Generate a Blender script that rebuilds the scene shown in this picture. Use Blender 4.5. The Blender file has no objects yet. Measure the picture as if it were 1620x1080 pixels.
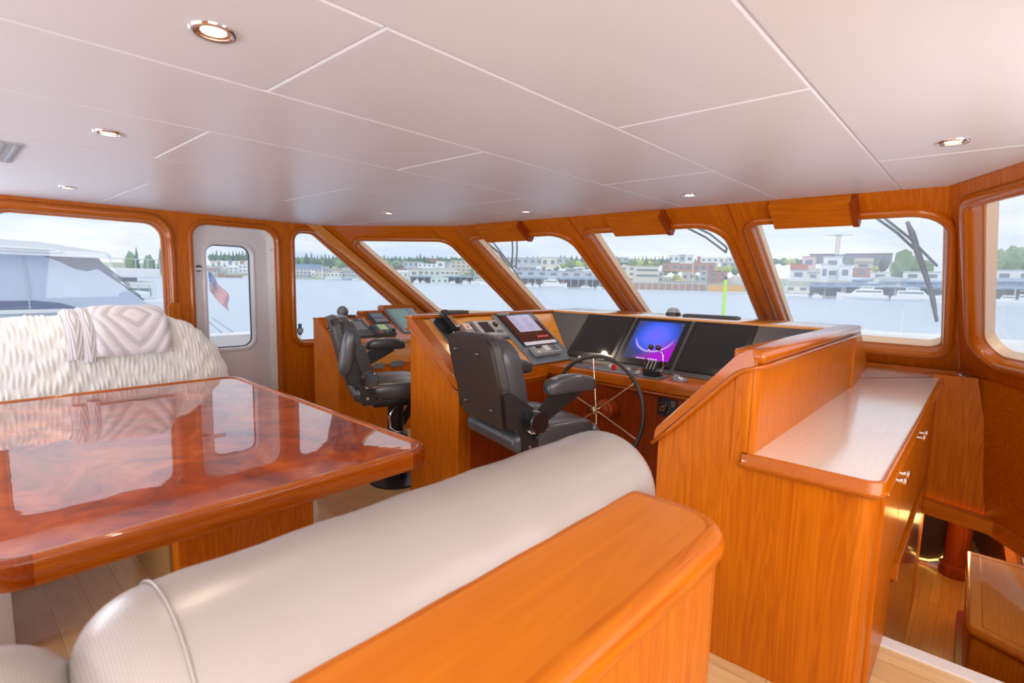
import bpy, bmesh, math, random
from mathutils import Vector, Matrix
from mathutils.geometry import tessellate_polygon
from mathutils import noise as mnoise
PI=math.pi; R=math.radians
SC=bpy.context.scene; C=SC.collection
random.seed(7)

# ---------------------------------------------------------------- camera
HC=1.45; H=1.96; XP=-5.05
cam_d=bpy.data.cameras.new('camera'); cam=bpy.data.objects.new('camera',cam_d); C.objects.link(cam)
cam_d.sensor_width=36; cam_d.lens=36*826/1620; cam_d.clip_end=4000; cam_d.clip_start=.02
_yaw,_pit,_rol=R(42.16),R(6.62),R(1.243)
_f=Vector((-math.sin(_yaw)*math.cos(_pit),math.cos(_yaw)*math.cos(_pit),-math.sin(_pit)))
_r=Vector((math.cos(_yaw),math.sin(_yaw),0)); _u=_r.cross(_f)
_r2=math.cos(_rol)*_r+math.sin(_rol)*_u; _u2=-math.sin(_rol)*_r+math.cos(_rol)*_u
cam.matrix_world=Matrix(((_r2.x,_u2.x,-_f.x,0),(_r2.y,_u2.y,-_f.y,0),(_r2.z,_u2.z,-_f.z,HC),(0,0,0,1)))
SC.camera=cam
cam_d.dof.use_dof=True; cam_d.dof.focus_distance=3.3; cam_d.dof.aperture_fstop=4.0
# ---------------------------------------------------------------- world / exposure
SC.view_settings.view_transform='Standard'; SC.view_settings.look='None'; SC.view_settings.gamma=1; SC.view_settings.use_curve_mapping=False
SC.view_settings.exposure=0.0
wd=bpy.data.worlds.new('world'); SC.world=wd; wd.use_nodes=True
nt=wd.node_tree; nt.nodes.clear()
def wn(t,**k):
    n=nt.nodes.new(t)
    for a,b in k.items(): setattr(n,a,b)
    return n
tc=wn('ShaderNodeTexCoord'); mp=wn('ShaderNodeMapping'); mp.inputs['Scale'].default_value=(1.0,1.0,5.5)
nz=wn('ShaderNodeTexNoise'); nz.inputs['Scale'].default_value=2.6; nz.inputs['Detail'].default_value=8; nz.inputs['Roughness'].default_value=.55; nz.inputs['Distortion'].default_value=.6
cr=wn('ShaderNodeValToRGB'); e=cr.color_ramp.elements
e[0].position=.36; e[0].color=(.60,.72,.90,1); e[1].position=.60; e[1].color=(.93,.955,1,1)
bg=wn('ShaderNodeBackground'); bg.inputs['Strength'].default_value=1.15; wo=wn('ShaderNodeOutputWorld')
L=nt.links
L.new(tc.outputs['Generated'],mp.inputs[0]); L.new(mp.outputs[0],nz.inputs['Vector']); L.new(nz.outputs[0],cr.inputs[0]); L.new(cr.outputs[0],bg.inputs[0]); L.new(bg.outputs[0],wo.inputs[0])
# ---------------------------------------------------------------- starboard window daylight, plus unseen fill lamps added to brighten the cabin
def area(name,loc,rot,sx,sy,power,col):
    l=bpy.data.lights.new(name,'AREA'); l.shape='RECTANGLE'; l.size=sx; l.size_y=sy; l.energy=power; l.color=col
    o=bpy.data.objects.new(name,l); C.objects.link(o); o.location=loc; o.rotation_euler=rot; return o
area('fill_light_aft',(-2.2,-2.4,1.0),(R(122),0,0),3.6,1.3,74,(.86,.92,1))  # added fill lamp behind the camera, lifts the cabin and ceiling
area('daylight_starboard_window',(1.2,-.6,1.3),(R(96),0,R(90)),1.8,.9,72,(1,.96,.92))
area('fill_light_port',(XP+.02,-.95,1.4),(R(112),0,R(-90)),1.7,.8,40,(.80,.88,1))  # added bluish fill lamp, cools and brightens the ceiling to port
area('fill_light_starboard_forward',(.70,1.75,1.40),(R(78),0,R(62)),1.3,.75,20,(1,.97,.93))  # added fill lamp inside the cabin, out of view, brightens the front wall
sun=bpy.data.lights.new('sun','SUN'); sun.energy=1.1; sun.angle=R(40); sun.color=(1,.97,.92)
so=bpy.data.objects.new('sun',sun); C.objects.link(so); so.rotation_euler=(R(48),0,R(25))

# ---------------------------------------------------------------- materials
MATS={}
def mat(name,col=(.8,.8,.8),rough=.5,metal=0,coat=0,coatr=.08,spec=.5,emit=None,es=1,bump=None,sheen=0):
    if name in MATS: return MATS[name]
    m=bpy.data.materials.new(name); m.use_nodes=True; MATS[name]=m
    b=m.node_tree.nodes['Principled BSDF']
    b.inputs['Base Color'].default_value=(*col,1); b.inputs['Roughness'].default_value=rough; b.inputs['Metallic'].default_value=metal
    b.inputs['Coat Weight'].default_value=coat; b.inputs['Coat Roughness'].default_value=coatr; b.inputs['Specular IOR Level'].default_value=spec
    if sheen: b.inputs['Sheen Weight'].default_value=sheen
    if emit: b.inputs['Emission Color'].default_value=(*emit,1); b.inputs['Emission Strength'].default_value=es
    n=m.node_tree
    def N(t): return n.nodes.new(t)
    t=N('ShaderNodeTexCoord'); z=N('ShaderNodeTexNoise'); z.inputs['Scale'].default_value=bump[0] if bump else 60
    z.inputs['Detail'].default_value=4
    n.links.new(t.outputs['Object'],z.inputs['Vector'])
    mx=N('ShaderNodeMix'); mx.data_type='RGBA'; mx.inputs[6].default_value=(*[c*.93 for c in col],1); mx.inputs[7].default_value=(*[min(1,c*1.05) for c in col],1)
    n.links.new(z.outputs[0],mx.inputs[0]); n.links.new(mx.outputs[2],b.inputs['Base Color'])
    if bump:
        bp=N('ShaderNodeBump'); bp.inputs['Strength'].default_value=bump[1]; bp.inputs['Distance'].default_value=bump[2] if len(bump)>2 else .002
        n.links.new(z.outputs[0],bp.inputs['Height']); n.links.new(bp.outputs[0],b.inputs['Normal'])
    return m
def wood(name,axis,a,b_,rough=.38,coat=.12,coatr=.12,figure=.5,scale=1.0,rot=(0,0,0)):
    m=bpy.data.materials.new(name); m.use_nodes=True; n=m.node_tree; b=n.nodes['Principled BSDF']; MATS[name]=m
    def N(t): return n.nodes.new(t)
    t=N('ShaderNodeTexCoord'); mp=N('ShaderNodeMapping'); s=[9*scale]*3; s[axis]=.75*scale; mp.inputs['Scale'].default_value=s
    mr_=N('ShaderNodeMapping'); mr_.inputs['Rotation'].default_value=rot; n.links.new(t.outputs['Object'],mr_.inputs[0]); n.links.new(mr_.outputs[0],mp.inputs[0])
    z=N('ShaderNodeTexNoise'); z.inputs['Scale'].default_value=1.0; z.inputs['Detail'].default_value=3; z.inputs['Distortion'].default_value=1.2
    n.links.new(mp.outputs[0],z.inputs['Vector'])
    w=N('ShaderNodeMath'); w.operation='MULTIPLY'; w.inputs[1].default_value=9.0; n.links.new(z.outputs[0],w.inputs[0])
    fr=N('ShaderNodeMath'); fr.operation='PINGPONG'; fr.inputs[1].default_value=.5; n.links.new(w.outputs[0],fr.inputs[0])
    mp2=N('ShaderNodeMapping'); s=[120*scale]*3; s[axis]=2.2*scale; mp2.inputs['Scale'].default_value=s; n.links.new(mr_.outputs[0],mp2.inputs[0])
    z2=N('ShaderNodeTexNoise'); z2.inputs['Scale'].default_value=1; z2.inputs['Detail'].default_value=5; n.links.new(mp2.outputs[0],z2.inputs['Vector'])
    ad=N('ShaderNodeMath'); ad.operation='MULTIPLY_ADD'; ad.inputs[1].default_value=figure; n.links.new(fr.outputs[0],ad.inputs[0]); zs=N('ShaderNodeMath'); zs.operation='MULTIPLY_ADD'; zs.inputs[1].default_value=.55; zs.inputs[2].default_value=.225; n.links.new(z2.outputs[0],zs.inputs[0]); n.links.new(zs.outputs[0],ad.inputs[2])
    cr=N('ShaderNodeValToRGB'); e=cr.color_ramp.elements; e[0].position=.3; e[0].color=(*b_,1); e[1].position=.85; e[1].color=(*a,1)
    n.links.new(ad.outputs[0],cr.inputs[0]); n.links.new(cr.outputs[0],b.inputs['Base Color'])
    b.inputs['Roughness'].default_value=rough; b.inputs['Coat Weight'].default_value=coat; b.inputs['Coat Roughness'].default_value=coatr; b.inputs['Specular IOR Level'].default_value=.2
    bp=N('ShaderNodeBump'); bp.inputs['Strength'].default_value=.05; bp.inputs['Distance'].default_value=.001; n.links.new(z2.outputs[0],bp.inputs['Height']); n.links.new(bp.outputs[0],b.inputs['Normal'])
    return m
WA=(.60,.160,.002); WB=(.38,.074,.001)
WX=wood('cherry_wood_athwart',0,WA,WB); WY=wood('cherry_wood_fore_aft',1,WA,WB); WZ=wood('cherry_wood_upright',2,WA,WB)
WP=wood('cherry_wood_pale',1,(.74,.33,.07),(.60,.22,.035),figure=.3,rough=.2,coat=.9,coatr=.05)
WR=wood('cherry_wood_raked',1,WA,WB,rot=(R(35),0,0)); WD=wood('cherry_wood_dark',2,(.34,.055,.003),(.18,.020,.001)); WE=wood('cherry_moulding',1,(.50,.125,.003),(.40,.085,.002),figure=.3,rough=.25,coat=.6,coatr=.06)  # WD: dark cherry, its red deepened to hold the knee-space shade
WTOP=wood('worktop_reflection_wood',1,(.80,.66,.58),(.74,.58,.48),figure=.2,rough=.22,coat=1,coatr=.12)  # base tone paled to imitate the window reflection on the wood
def burl():
    m=bpy.data.materials.new('burl_veneer'); m.use_nodes=True; n=m.node_tree; b=n.nodes['Principled BSDF']
    def N(t): return n.nodes.new(t)
    t=N('ShaderNodeTexCoord')
    z=N('ShaderNodeTexNoise'); z.inputs['Scale'].default_value=3.2; z.inputs['Detail'].default_value=9; z.inputs['Roughness'].default_value=.62; z.inputs['Distortion'].default_value=1.6
    n.links.new(t.outputs['Object'],z.inputs['Vector'])
    cr=N('ShaderNodeValToRGB'); e=cr.color_ramp.elements; e[0].position=.32; e[0].color=(.15,.012,.002,1); e[1].position=.68; e[1].color=(.60,.125,.012,1)
    k=e.new(.5); k.color=(.38,.048,.004,1)
    n.links.new(z.outputs[0],cr.inputs[0])
    v=N('ShaderNodeTexVoronoi'); v.inputs['Scale'].default_value=13; v.inputs['Randomness'].default_value=1
    z3=N('ShaderNodeTexNoise'); z3.inputs['Scale'].default_value=2.3; n.links.new(t.outputs['Object'],z3.inputs['Vector'])
    n.links.new(t.outputs['Object'],v.inputs['Vector'])
    lt=N('ShaderNodeMath'); lt.operation='LESS_THAN'; lt.inputs[1].default_value=.16; n.links.new(v.outputs['Distance'],lt.inputs[0])
    g=N('ShaderNodeMath'); g.operation='GREATER_THAN'; g.inputs[1].default_value=.53; n.links.new(z3.outputs[0],g.inputs[0])
    mu=N('ShaderNodeMath'); mu.operation='MULTIPLY'; n.links.new(lt.outputs[0],mu.inputs[0]); n.links.new(g.outputs[0],mu.inputs[1])
    m2=N('ShaderNodeMath'); m2.operation='MULTIPLY'; m2.inputs[1].default_value=.6; n.links.new(mu.outputs[0],m2.inputs[0])
    mx=N('ShaderNodeMix'); mx.data_type='RGBA'; mx.inputs[7].default_value=(.2,.04,.015,1); n.links.new(m2.outputs[0],mx.inputs[0]); n.links.new(cr.outputs[0],mx.inputs[6]); n.links.new(mx.outputs[2],b.inputs['Base Color'])
    b.inputs['Roughness'].default_value=.3; b.inputs['Coat Weight'].default_value=1; b.inputs['Coat Roughness'].default_value=.015; b.inputs['Coat IOR'].default_value=2.1; b.inputs['Specular IOR Level'].default_value=.15
    z4=N('ShaderNodeTexNoise'); z4.inputs['Scale'].default_value=14; n.links.new(t.outputs['Object'],z4.inputs['Vector'])
    bp=N('ShaderNodeBump'); bp.inputs['Strength'].default_value=.05; bp.inputs['Distance'].default_value=.004; n.links.new(z4.outputs[0],bp.inputs['Height']); n.links.new(bp.outputs[0],b.inputs['Coat Normal'])
    return m
BURL=burl()
def planks(name,cols,sx,sy,rot=0,rough=.3):
    m=bpy.data.materials.new(name); m.use_nodes=True; n=m.node_tree; b=n.nodes['Principled BSDF']
    def N(t): return n.nodes.new(t)
    t=N('ShaderNodeTexCoord'); mp=N('ShaderNodeMapping'); mp.inputs['Rotation'].default_value=(0,0,rot); n.links.new(t.outputs['Object'],mp.inputs[0])
    br=N('ShaderNodeTexBrick'); br.inputs['Scale'].default_value=1; br.inputs['Brick Width'].default_value=sx; br.inputs['Row Height'].default_value=sy; br.inputs['Mortar Size'].default_value=.0012
    br.inputs['Color1'].default_value=(*cols[0],1); br.inputs['Color2'].default_value=(*cols[1],1); br.inputs['Mortar'].default_value=(*[c*.45 for c in cols[1]],1)
    n.links.new(mp.outputs[0],br.inputs['Vector'])
    mp2=N('ShaderNodeMapping'); mp2.inputs['Scale'].default_value=(3,40,1); n.links.new(mp.outputs[0],mp2.inputs[0])
    z=N('ShaderNodeTexNoise'); z.inputs['Scale'].default_value=1; z.inputs['Detail'].default_value=6; z.inputs['Distortion'].default_value=1; n.links.new(mp2.outputs[0],z.inputs['Vector'])
    mx=N('ShaderNodeMix'); mx.data_type='RGBA'; mx.blend_type='MULTIPLY'; mx.inputs[0].default_value=.35; n.links.new(br.outputs[0],mx.inputs[6]); n.links.new(z.outputs[0],mx.inputs[7]); n.links.new(mx.outputs[2],b.inputs['Base Color'])
    b.inputs['Roughness'].default_value=rough; b.inputs['Coat Weight'].default_value=.3
    return m
FLOORM=planks('maple_floor',((.86,.58,.28),(.70,.42,.18)),.95,.12)
LOWF=planks('cherry_floor',((.78,.32,.05),(.66,.25,.03)),1.4,.06,rot=R(90))
def ceilm():
    m=mat('ceiling_vinyl',(.73,.755,.81),.33,bump=(500,.15,.0004)); return m
CEIL=ceilm()
WHITE=mat('white_gelcoat',(.82,.83,.84),.25,coat=.4); OFFW=mat('white_paint_door',(.70,.70,.73),.3,coat=.3)
CHROME=mat('chrome',(.86,.86,.88),.09,metal=1); STEEL=mat('satin_steel',(.7,.7,.7),.3,metal=1)
BLACK=mat('black_plastic',(.018,.018,.02),.35); BLACKG=mat('black_gloss',(.012,.012,.014),.08,coat=1)
DGREY=mat('charcoal_housing',(.07,.075,.085),.45); MGREY=mat('grey_housing',(.33,.36,.40),.4); LGREY=mat('light_grey_housing',(.36,.385,.40),.4)
LEATH=mat('grey_leather',(.058,.061,.070),.33,coat=.35,coatr=.25,bump=(320,.25,.0006)); SHELL=mat('seat_shell_brown',(.035,.026,.022),.38,bump=(400,.2,.0005))
VINYL=mat('seat_side_vinyl',(.05,.046,.045),.5,bump=(400,.3,.0006))
RUBB=mat('wheel_rim_rubber',(.05,.045,.042),.3,coat=.3)
CONP=mat('console_black_panel',(.085,.088,.098),.38); SCR=mat('dark_screen',(.03,.03,.033),.05,spec=.35); BEZ=mat('screen_bezel',(.02,.021,.023),.22)
PLATE=mat('grey_instrument_plate',(.16,.19,.22),.4)
LCDG=mat('lcd_green',(.22,.27,.12),.25,emit=(.45,.55,.22),es=.35); LCDD=mat('lcd_dark',(.03,.02,.028),.15,coat=.5); LCDB=mat('lcd_brown',(.13,.09,.075),.2,coat=.4)
RED=mat('red_button',(.75,.02,.02),.3); WBTN=mat('white_button',(.75,.75,.72),.35)
FUR=mat('cream_fur',(.90,.89,.85),.9,sheen=.4,bump=(240,.35,.004)); 
LIME=mat('lime_plastic',(.50,.95,.05),.4)
def cushion_mat():
    m=bpy.data.materials.new('beige_settee_leather'); m.use_nodes=True; n=m.node_tree; b=n.nodes['Principled BSDF']
    def N(t): return n.nodes.new(t)
    t=N('ShaderNodeTexCoord'); w=N('ShaderNodeTexWave'); w.inputs['Scale'].default_value=95; w.inputs['Distortion'].default_value=1.2; w.bands_direction='Y'
    n.links.new(t.outputs['Object'],w.inputs['Vector'])
    w2=N('ShaderNodeTexWave'); w2.inputs['Scale'].default_value=120; w2.inputs['Distortion'].default_value=1.0; w2.bands_direction='Z'; n.links.new(t.outputs['Object'],w2.inputs['Vector'])
    ad=N('ShaderNodeMath'); ad.operation='ADD'; n.links.new(w.outputs[1],ad.inputs[0]); n.links.new(w2.outputs[1],ad.inputs[1])
    cr=N('ShaderNodeValToRGB'); e=cr.color_ramp.elements; e[0].color=(.31,.27,.25,1); e[1].position=1; e[1].color=(.38,.335,.315,1); n.links.new(w.outputs[1],cr.inputs[0])
    n.links.new(cr.outputs[0],b.inputs['Base Color']); b.inputs['Roughness'].default_value=.36; b.inputs['Coat Weight'].default_value=.3; b.inputs['Coat Roughness'].default_value=.3
    bp=N('ShaderNodeBump'); bp.inputs['Strength'].default_value=.12; bp.inputs['Distance'].default_value=.0006; n.links.new(ad.outputs[0],bp.inputs['Height']); n.links.new(bp.outputs[0],b.inputs['Normal'])
    return m
CUSH=cushion_mat()
def glass_mat(haze_film=.07):  # translucent film on the glass, also stands in for outdoor haze
    nm='window_glass_%d'%round(haze_film*100)
    if nm in MATS: return MATS[nm]
    m=bpy.data.materials.new(nm); MATS[nm]=m; m.use_nodes=True; n=m.node_tree; n.nodes.clear()
    def N(t): return n.nodes.new(t)
    tr=N('ShaderNodeBsdfTransparent'); tr.inputs[0].default_value=(.97,.985,.985,1)
    df=N('ShaderNodeBsdfTranslucent'); df.inputs[0].default_value=(.9,.94,1,1)
    gl=N('ShaderNodeBsdfGlossy'); gl.inputs['Roughness'].default_value=.02
    t=N('ShaderNodeTexCoord'); z=N('ShaderNodeTexNoise'); z.inputs['Scale'].default_value=2.2; z.inputs['Detail'].default_value=6; z.inputs['Distortion'].default_value=2; n.links.new(t.outputs['Object'],z.inputs['Vector'])
    mr=N('ShaderNodeMapRange'); mr.inputs['To Min'].default_value=haze_film*.5; mr.inputs['To Max'].default_value=haze_film*1.5; n.links.new(z.outputs[0],mr.inputs[0])
    m1=N('ShaderNodeMixShader'); n.links.new(mr.outputs[0],m1.inputs[0]); n.links.new(tr.outputs[0],m1.inputs[1]); n.links.new(df.outputs[0],m1.inputs[2])
    lw=N('ShaderNodeLayerWeight'); lw.inputs[0].default_value=.5; pw=N('ShaderNodeMath'); pw.operation='POWER'; pw.inputs[1].default_value=5; n.links.new(lw.outputs['Facing'],pw.inputs[0])
    ma=N('ShaderNodeMath'); ma.operation='MULTIPLY_ADD'; ma.inputs[1].default_value=.6; ma.inputs[2].default_value=.03; n.links.new(pw.outputs[0],ma.inputs[0])
    m2=N('ShaderNodeMixShader'); n.links.new(ma.outputs[0],m2.inputs[0]); n.links.new(m1.outputs[0],m2.inputs[1]); n.links.new(gl.outputs[0],m2.inputs[2])
    o=N('ShaderNodeOutputMaterial'); n.links.new(m2.outputs[0],o.inputs[0]); return m
# ---------------------------------------------------------------- mesh helpers
ORG={}
def link(name,me,m,parent=None,local=False):
    o=bpy.data.objects.new(name,me); C.objects.link(o)
    if m is not None:
        for mm in (m if isinstance(m,(list,tuple)) else [m]): me.materials.append(mm)
    if parent is not None:
        o.parent=parent; og=ORG.get(parent.name,Vector((0,0,0)))
        if not local:
            me.transform(Matrix.Translation(-og))
        ORG[o.name]=og
    return o
def obj(name,bm,m,parent=None,local=False,smooth=None,rec=False):
    if rec: bmesh.ops.recalc_face_normals(bm,faces=bm.faces)
    me=bpy.data.meshes.new(name); bm.to_mesh(me); bm.free()
    o=link(name,me,m,parent,local)
    if smooth is not None and len(me.polygons):
        if smooth>=180:
            for p in me.polygons: p.use_smooth=True
        else: me.shade_smooth() if False else None
        if smooth<180:
            for p in me.polygons: p.use_smooth=True
            me.set_sharp_from_angle(angle=R(smooth))
    return o
def base(o):
    """move a top-level mesh's origin to the foot of its bounding box centre"""
    me=o.data; xs=[v.co for v in me.vertices]
    lo=Vector([min(c[i] for c in xs) for i in range(3)]); hi=Vector([max(c[i] for c in xs) for i in range(3)])
    p=Vector(((lo.x+hi.x)/2,(lo.y+hi.y)/2,lo.z)); me.transform(Matrix.Translation(-p)); o.location=p; ORG[o.name]=p; return o
def thing(name,label,cat,loc=(0,0,0),rz=0,group=None):
    o=bpy.data.objects.new(name,None); C.objects.link(o); o.location=loc; o.rotation_euler=(0,0,rz); o.empty_display_size=.05
    o['label']=label; o['category']=cat
    if group: o['group']=group
    ORG[o.name]=Vector(loc); return o
def tag(o,label,cat,group=None,kind=None):
    o['label']=label; o['category']=cat
    if group: o['group']=group
    if kind: o['kind']=kind
    return o
def struct(name,bm,m,parent=None,smooth=None,label=None):
    o=obj(name,bm,m,parent,smooth=smooth,rec=False)
    if parent is None: o['kind']='structure'
    if label: o['label']=label
    return o
def dup(root,loc,rz,label=None,group=None):
    r=root.copy(); C.objects.link(r); r.location=loc; r.rotation_euler=(0,0,rz)
    if label: r['label']=label
    if group: r['group']=group
    for ch in list(root.children):
        c=ch.copy(); C.objects.link(c); c.parent=r
        for g in ch.children:
            d=g.copy(); C.objects.link(d); d.parent=c
    return r
def NB(): return bmesh.new()
def box(bm,a,b,mat_=None,bev=0,M=None,mi=0):
    a=Vector(a); b=Vector(b); lo=Vector([min(a[i],b[i]) for i in range(3)]); hi=Vector([max(a[i],b[i]) for i in range(3)])
    t=bmesh.new(); bmesh.ops.create_cube(t,size=1)
    bmesh.ops.transform(t,matrix=Matrix.Translation((lo+hi)/2)@Matrix.Diagonal((*(hi-lo),1)),verts=t.verts)
    if bev: bmesh.ops.bevel(t,geom=t.edges[:],offset=bev,segments=2,profile=.6,affect='EDGES')
    if M is not None: bmesh.ops.transform(t,matrix=M,verts=t.verts)
    merge(bm,t,mi)
def merge(bm,t,mi=0):
    mp={v:bm.verts.new(v.co) for v in t.verts}
    for f in t.faces:
        try: nf=bm.faces.new([mp[v] for v in f.verts]); nf.material_index=mi; nf.smooth=f.smooth
        except ValueError: pass
    t.free()
def frame_from(d):
    d=Vector(d).normalized(); a=Vector((0,0,1)) if abs(d.z)<.9 else Vector((1,0,0)); u=d.cross(a).normalized(); v=d.cross(u).normalized(); return u,v
def loft(bm,secs,cap=True,close=True,mi=0,loop=False):
    rows=[[bm.verts.new(p) for p in s] for s in secs]; n=len(rows[0]); pairs=list(zip(rows[:-1],rows[1:]))
    if loop: pairs.append((rows[-1],rows[0]))
    for a,b in pairs:
        for i in range(n if close else n-1):
            j=(i+1)%n; f=bm.faces.new((a[i],a[j],b[j],b[i])); f.material_index=mi
    if cap and close and not loop:
        f=bm.faces.new(list(reversed(rows[0]))); f.material_index=mi; f=bm.faces.new(rows[-1]); f.material_index=mi
    return rows
def cyl(bm,p,q,r,r2=None,seg=16,mi=0,cap=True):
    p=Vector(p); q=Vector(q); r2=r if r2 is None else r2; u,v=frame_from(q-p)
    loft(bm,[[c+rr*(math.cos(2*PI*i/seg)*u+math.sin(2*PI*i/seg)*v) for i in range(seg)] for c,rr in((p,r),(q,r2))],cap=cap,mi=mi)
def tube(bm,path,r,seg=8,closed=False,mi=0):
    P=[Vector(p) for p in path]; secs=[]; n=len(P); up=None
    for i,p in enumerate(P):
        a=P[i-1] if (i or closed) else p; b=P[(i+1)%n] if (i<n-1 or closed) else p
        d=(b-a).normalized()
        if up is None: up,_=frame_from(d)
        u=(up-d*up.dot(d)).normalized(); up=u; v=d.cross(u)
        rr=r[i] if isinstance(r,(list,tuple)) else r
        secs.append([p+rr*(math.cos(2*PI*k/seg)*u+math.sin(2*PI*k/seg)*v) for k in range(seg)])
    loft(bm,secs,cap=not closed,loop=closed,mi=mi)
def lathe(bm,prof,c=(0,0,0),ax=(0,0,1),seg=24,mi=0,cap=True):
    c=Vector(c); ax=Vector(ax).normalized(); u,v=frame_from(ax)
    loft(bm,[[c+ax*z+max(r,1e-4)*(math.cos(2*PI*i/seg)*u+math.sin(2*PI*i/seg)*v) for i in range(seg)] for r,z in prof],mi=mi,cap=cap)
def prism(bm,poly,fn,d0,d1,mi=0):
    """poly 2D; fn(a,b,d)->3D"""
    loft(bm,[[Vector(fn(a,b,d)) for a,b in poly] for d in(d0,d1)],mi=mi)
def rrect(x0,x1,y0,y1,r,seg=6):
    r=r if isinstance(r,(list,tuple)) else [r]*4; o=[]
    for (cx,cy,a0,rr) in((x1-r[0],y1-r[0],0,r[0]),(x0+r[1],y1-r[1],90,r[1]),(x0+r[2],y0+r[2],180,r[2]),(x1-r[3],y0+r[3],270,r[3])):
        for i in range(seg+1):
            a=R(a0+90*i/seg); o.append((cx+rr*math.cos(a),cy+rr*math.sin(a)))
    return o
def rpoly(pts,r,seg=6):
    """round the corners of a convex CCW polygon"""
    o=[]; n=len(pts); r=r if isinstance(r,(list,tuple)) else [r]*n
    for i in range(n):
        p=Vector(pts[i]); a=Vector(pts[i-1]); b=Vector(pts[(i+1)%n]); u=(a-p).normalized(); v=(b-p).normalized()
        ang=u.angle(v); t=min(r[i]/math.tan(ang/2),(a-p).length*.48,(b-p).length*.48); rr=t*math.tan(ang/2)
        c=p+(u+v).normalized()*(rr/math.sin(ang/2)); s=p+u*t; e_=p+v*t
        a0=math.atan2(s.y-c.y,s.x-c.x); a1=math.atan2(e_.y-c.y,e_.x-c.x); d=(a1-a0+PI)%(2*PI)-PI
        for k in range(seg+1): o.append((c.x+rr*math.cos(a0+d*k/seg),c.y+rr*math.sin(a0+d*k/seg)))
    return o
def offs(loop,d):
    """offset a closed 2D loop outward by d (CCW)"""
    n=len(loop); o=[]
    for i in range(n):
        p=Vector(loop[i]); a=Vector(loop[i-1]); b=Vector(loop[(i+1)%n]); k=1
        while (a-p).length<1e-6: k+=1; a=Vector(loop[i-k])
        k=1
        while (b-p).length<1e-6: k+=1; b=Vector(loop[(i+k)%n])
        n1=Vector((p-a)).normalized(); n2=Vector((b-p)).normalized(); nn=Vector((n1.y+n2.y,-(n1.x+n2.x))).normalized()
        o.append((p.x+nn.x*d,p.y+nn.y*d))
    return o
class Plane:
    def __init__(s,o,u,v,n=None):
        s.o=Vector(o); s.u=Vector(u).normalized(); v=Vector(v); s.v=(v-s.u*v.dot(s.u)).normalized(); s.n=s.u.cross(s.v)
        if n is not None and s.n.dot(Vector(n))<0: s.n=-s.n
    def P(s,a,b,d=0): return s.o+s.u*a+s.v*b+s.n*d
    def to(s,p): q=Vector(p)-s.o; return (q.dot(s.u),q.dot(s.v))
def ccw(l):
    A=sum(l[i-1][0]*l[i][1]-l[i][0]*l[i-1][1] for i in range(len(l))); return l if A>0 else list(reversed(l))
def wall(name,pl,outer,holes,m,thick=.05,label=None):
    """flat panel with holes; pl.n points OUTWARD of the room"""
    holes=[offs(ccw(h),.018) for h in holes]; bm=NB(); loops=[outer]+holes
    for d in(0,thick):
        vs=[[Vector((a,b,0)) for a,b in l] for l in loops]; tri=tessellate_polygon(vs); flat=[bm.verts.new(pl.P(a,b,d)) for l in loops for a,b in l]
        for t in tri:
            try: bm.faces.new([flat[i] for i in t])
            except ValueError: pass
    for l in loops:
        loft(bm,[[pl.P(a,b,d) for a,b in l] for d in(0,thick)],cap=False)
    bmesh.ops.remove_doubles(bm,verts=bm.verts,dist=1e-5); bmesh.ops.recalc_face_normals(bm,faces=bm.faces)
    return struct(name,bm,m,label=label)
def window(name,pl,hole,haze_film=.07,depth=.1,bull=.06,mframe=None,minner=None,glass=True):
    """bullnose surround (inside), tunnel, pale outer liner and a pane"""
    hole=ccw(hole); bm=NB()
    prof=[(bull,.0),(bull,-.012),(bull*.93,-.021),(bull*.78,-.028),(bull*.55,-.031),(bull*.33,-.028),(bull*.16,-.020),(bull*.05,-.008),(0,.008),(0,.03),(0,depth*.45)]
    secs=[[pl.P(a,b,d) for a,b in offs(hole,o)] for o,d in prof]; loft(bm,secs,cap=False)
    w=struct(name,bm,mframe or WE,smooth=50); w['label']='varnished wooden window surround with rounded corners'
    bm=NB(); loft(bm,[[pl.P(a,b,d) for a,b in offs(hole,o)] for o,d in((0,depth*.45),(-.012,depth*.46),(-.012,depth),(.03,depth))],cap=False)
    obj('liner',bm,minner or MATS['pale_liner'],w,smooth=60)
    if glass:
        bm=NB(); vs=[bm.verts.new(pl.P(a,b,depth)) for a,b in offs(hole,.02)]; bm.faces.new(vs); obj('pane',bm,glass_mat(haze_film),w)
    return w
mat('pale_liner',(.78,.55,.36),.35,coat=.3)
def superell(bm,c,s,p=3,M=None,nu=28,nv=16,fn=None,mi=0):
    """rounded cushion-like solid"""
    def sg(x,e): return math.copysign(abs(x)**e,x)
    e_=2/p; rows=[]
    for j in range(nv+1):
        t=-PI/2+PI*j/nv; row=[]
        for i in range(nu):
            a=2*PI*i/nu
            v=Vector((s[0]*sg(math.cos(t),e_)*sg(math.cos(a),e_),s[1]*sg(math.cos(t),e_)*sg(math.sin(a),e_),s[2]*sg(math.sin(t),e_)))
            if fn: v=fn(v)
            v=Vector(c)+v
            if M is not None: v=M@v
            row.append(v)
        rows.append(row)
    loft(bm,rows,mi=mi)
    bmesh.ops.remove_doubles(bm,verts=bm.verts,dist=1e-6)
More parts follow.
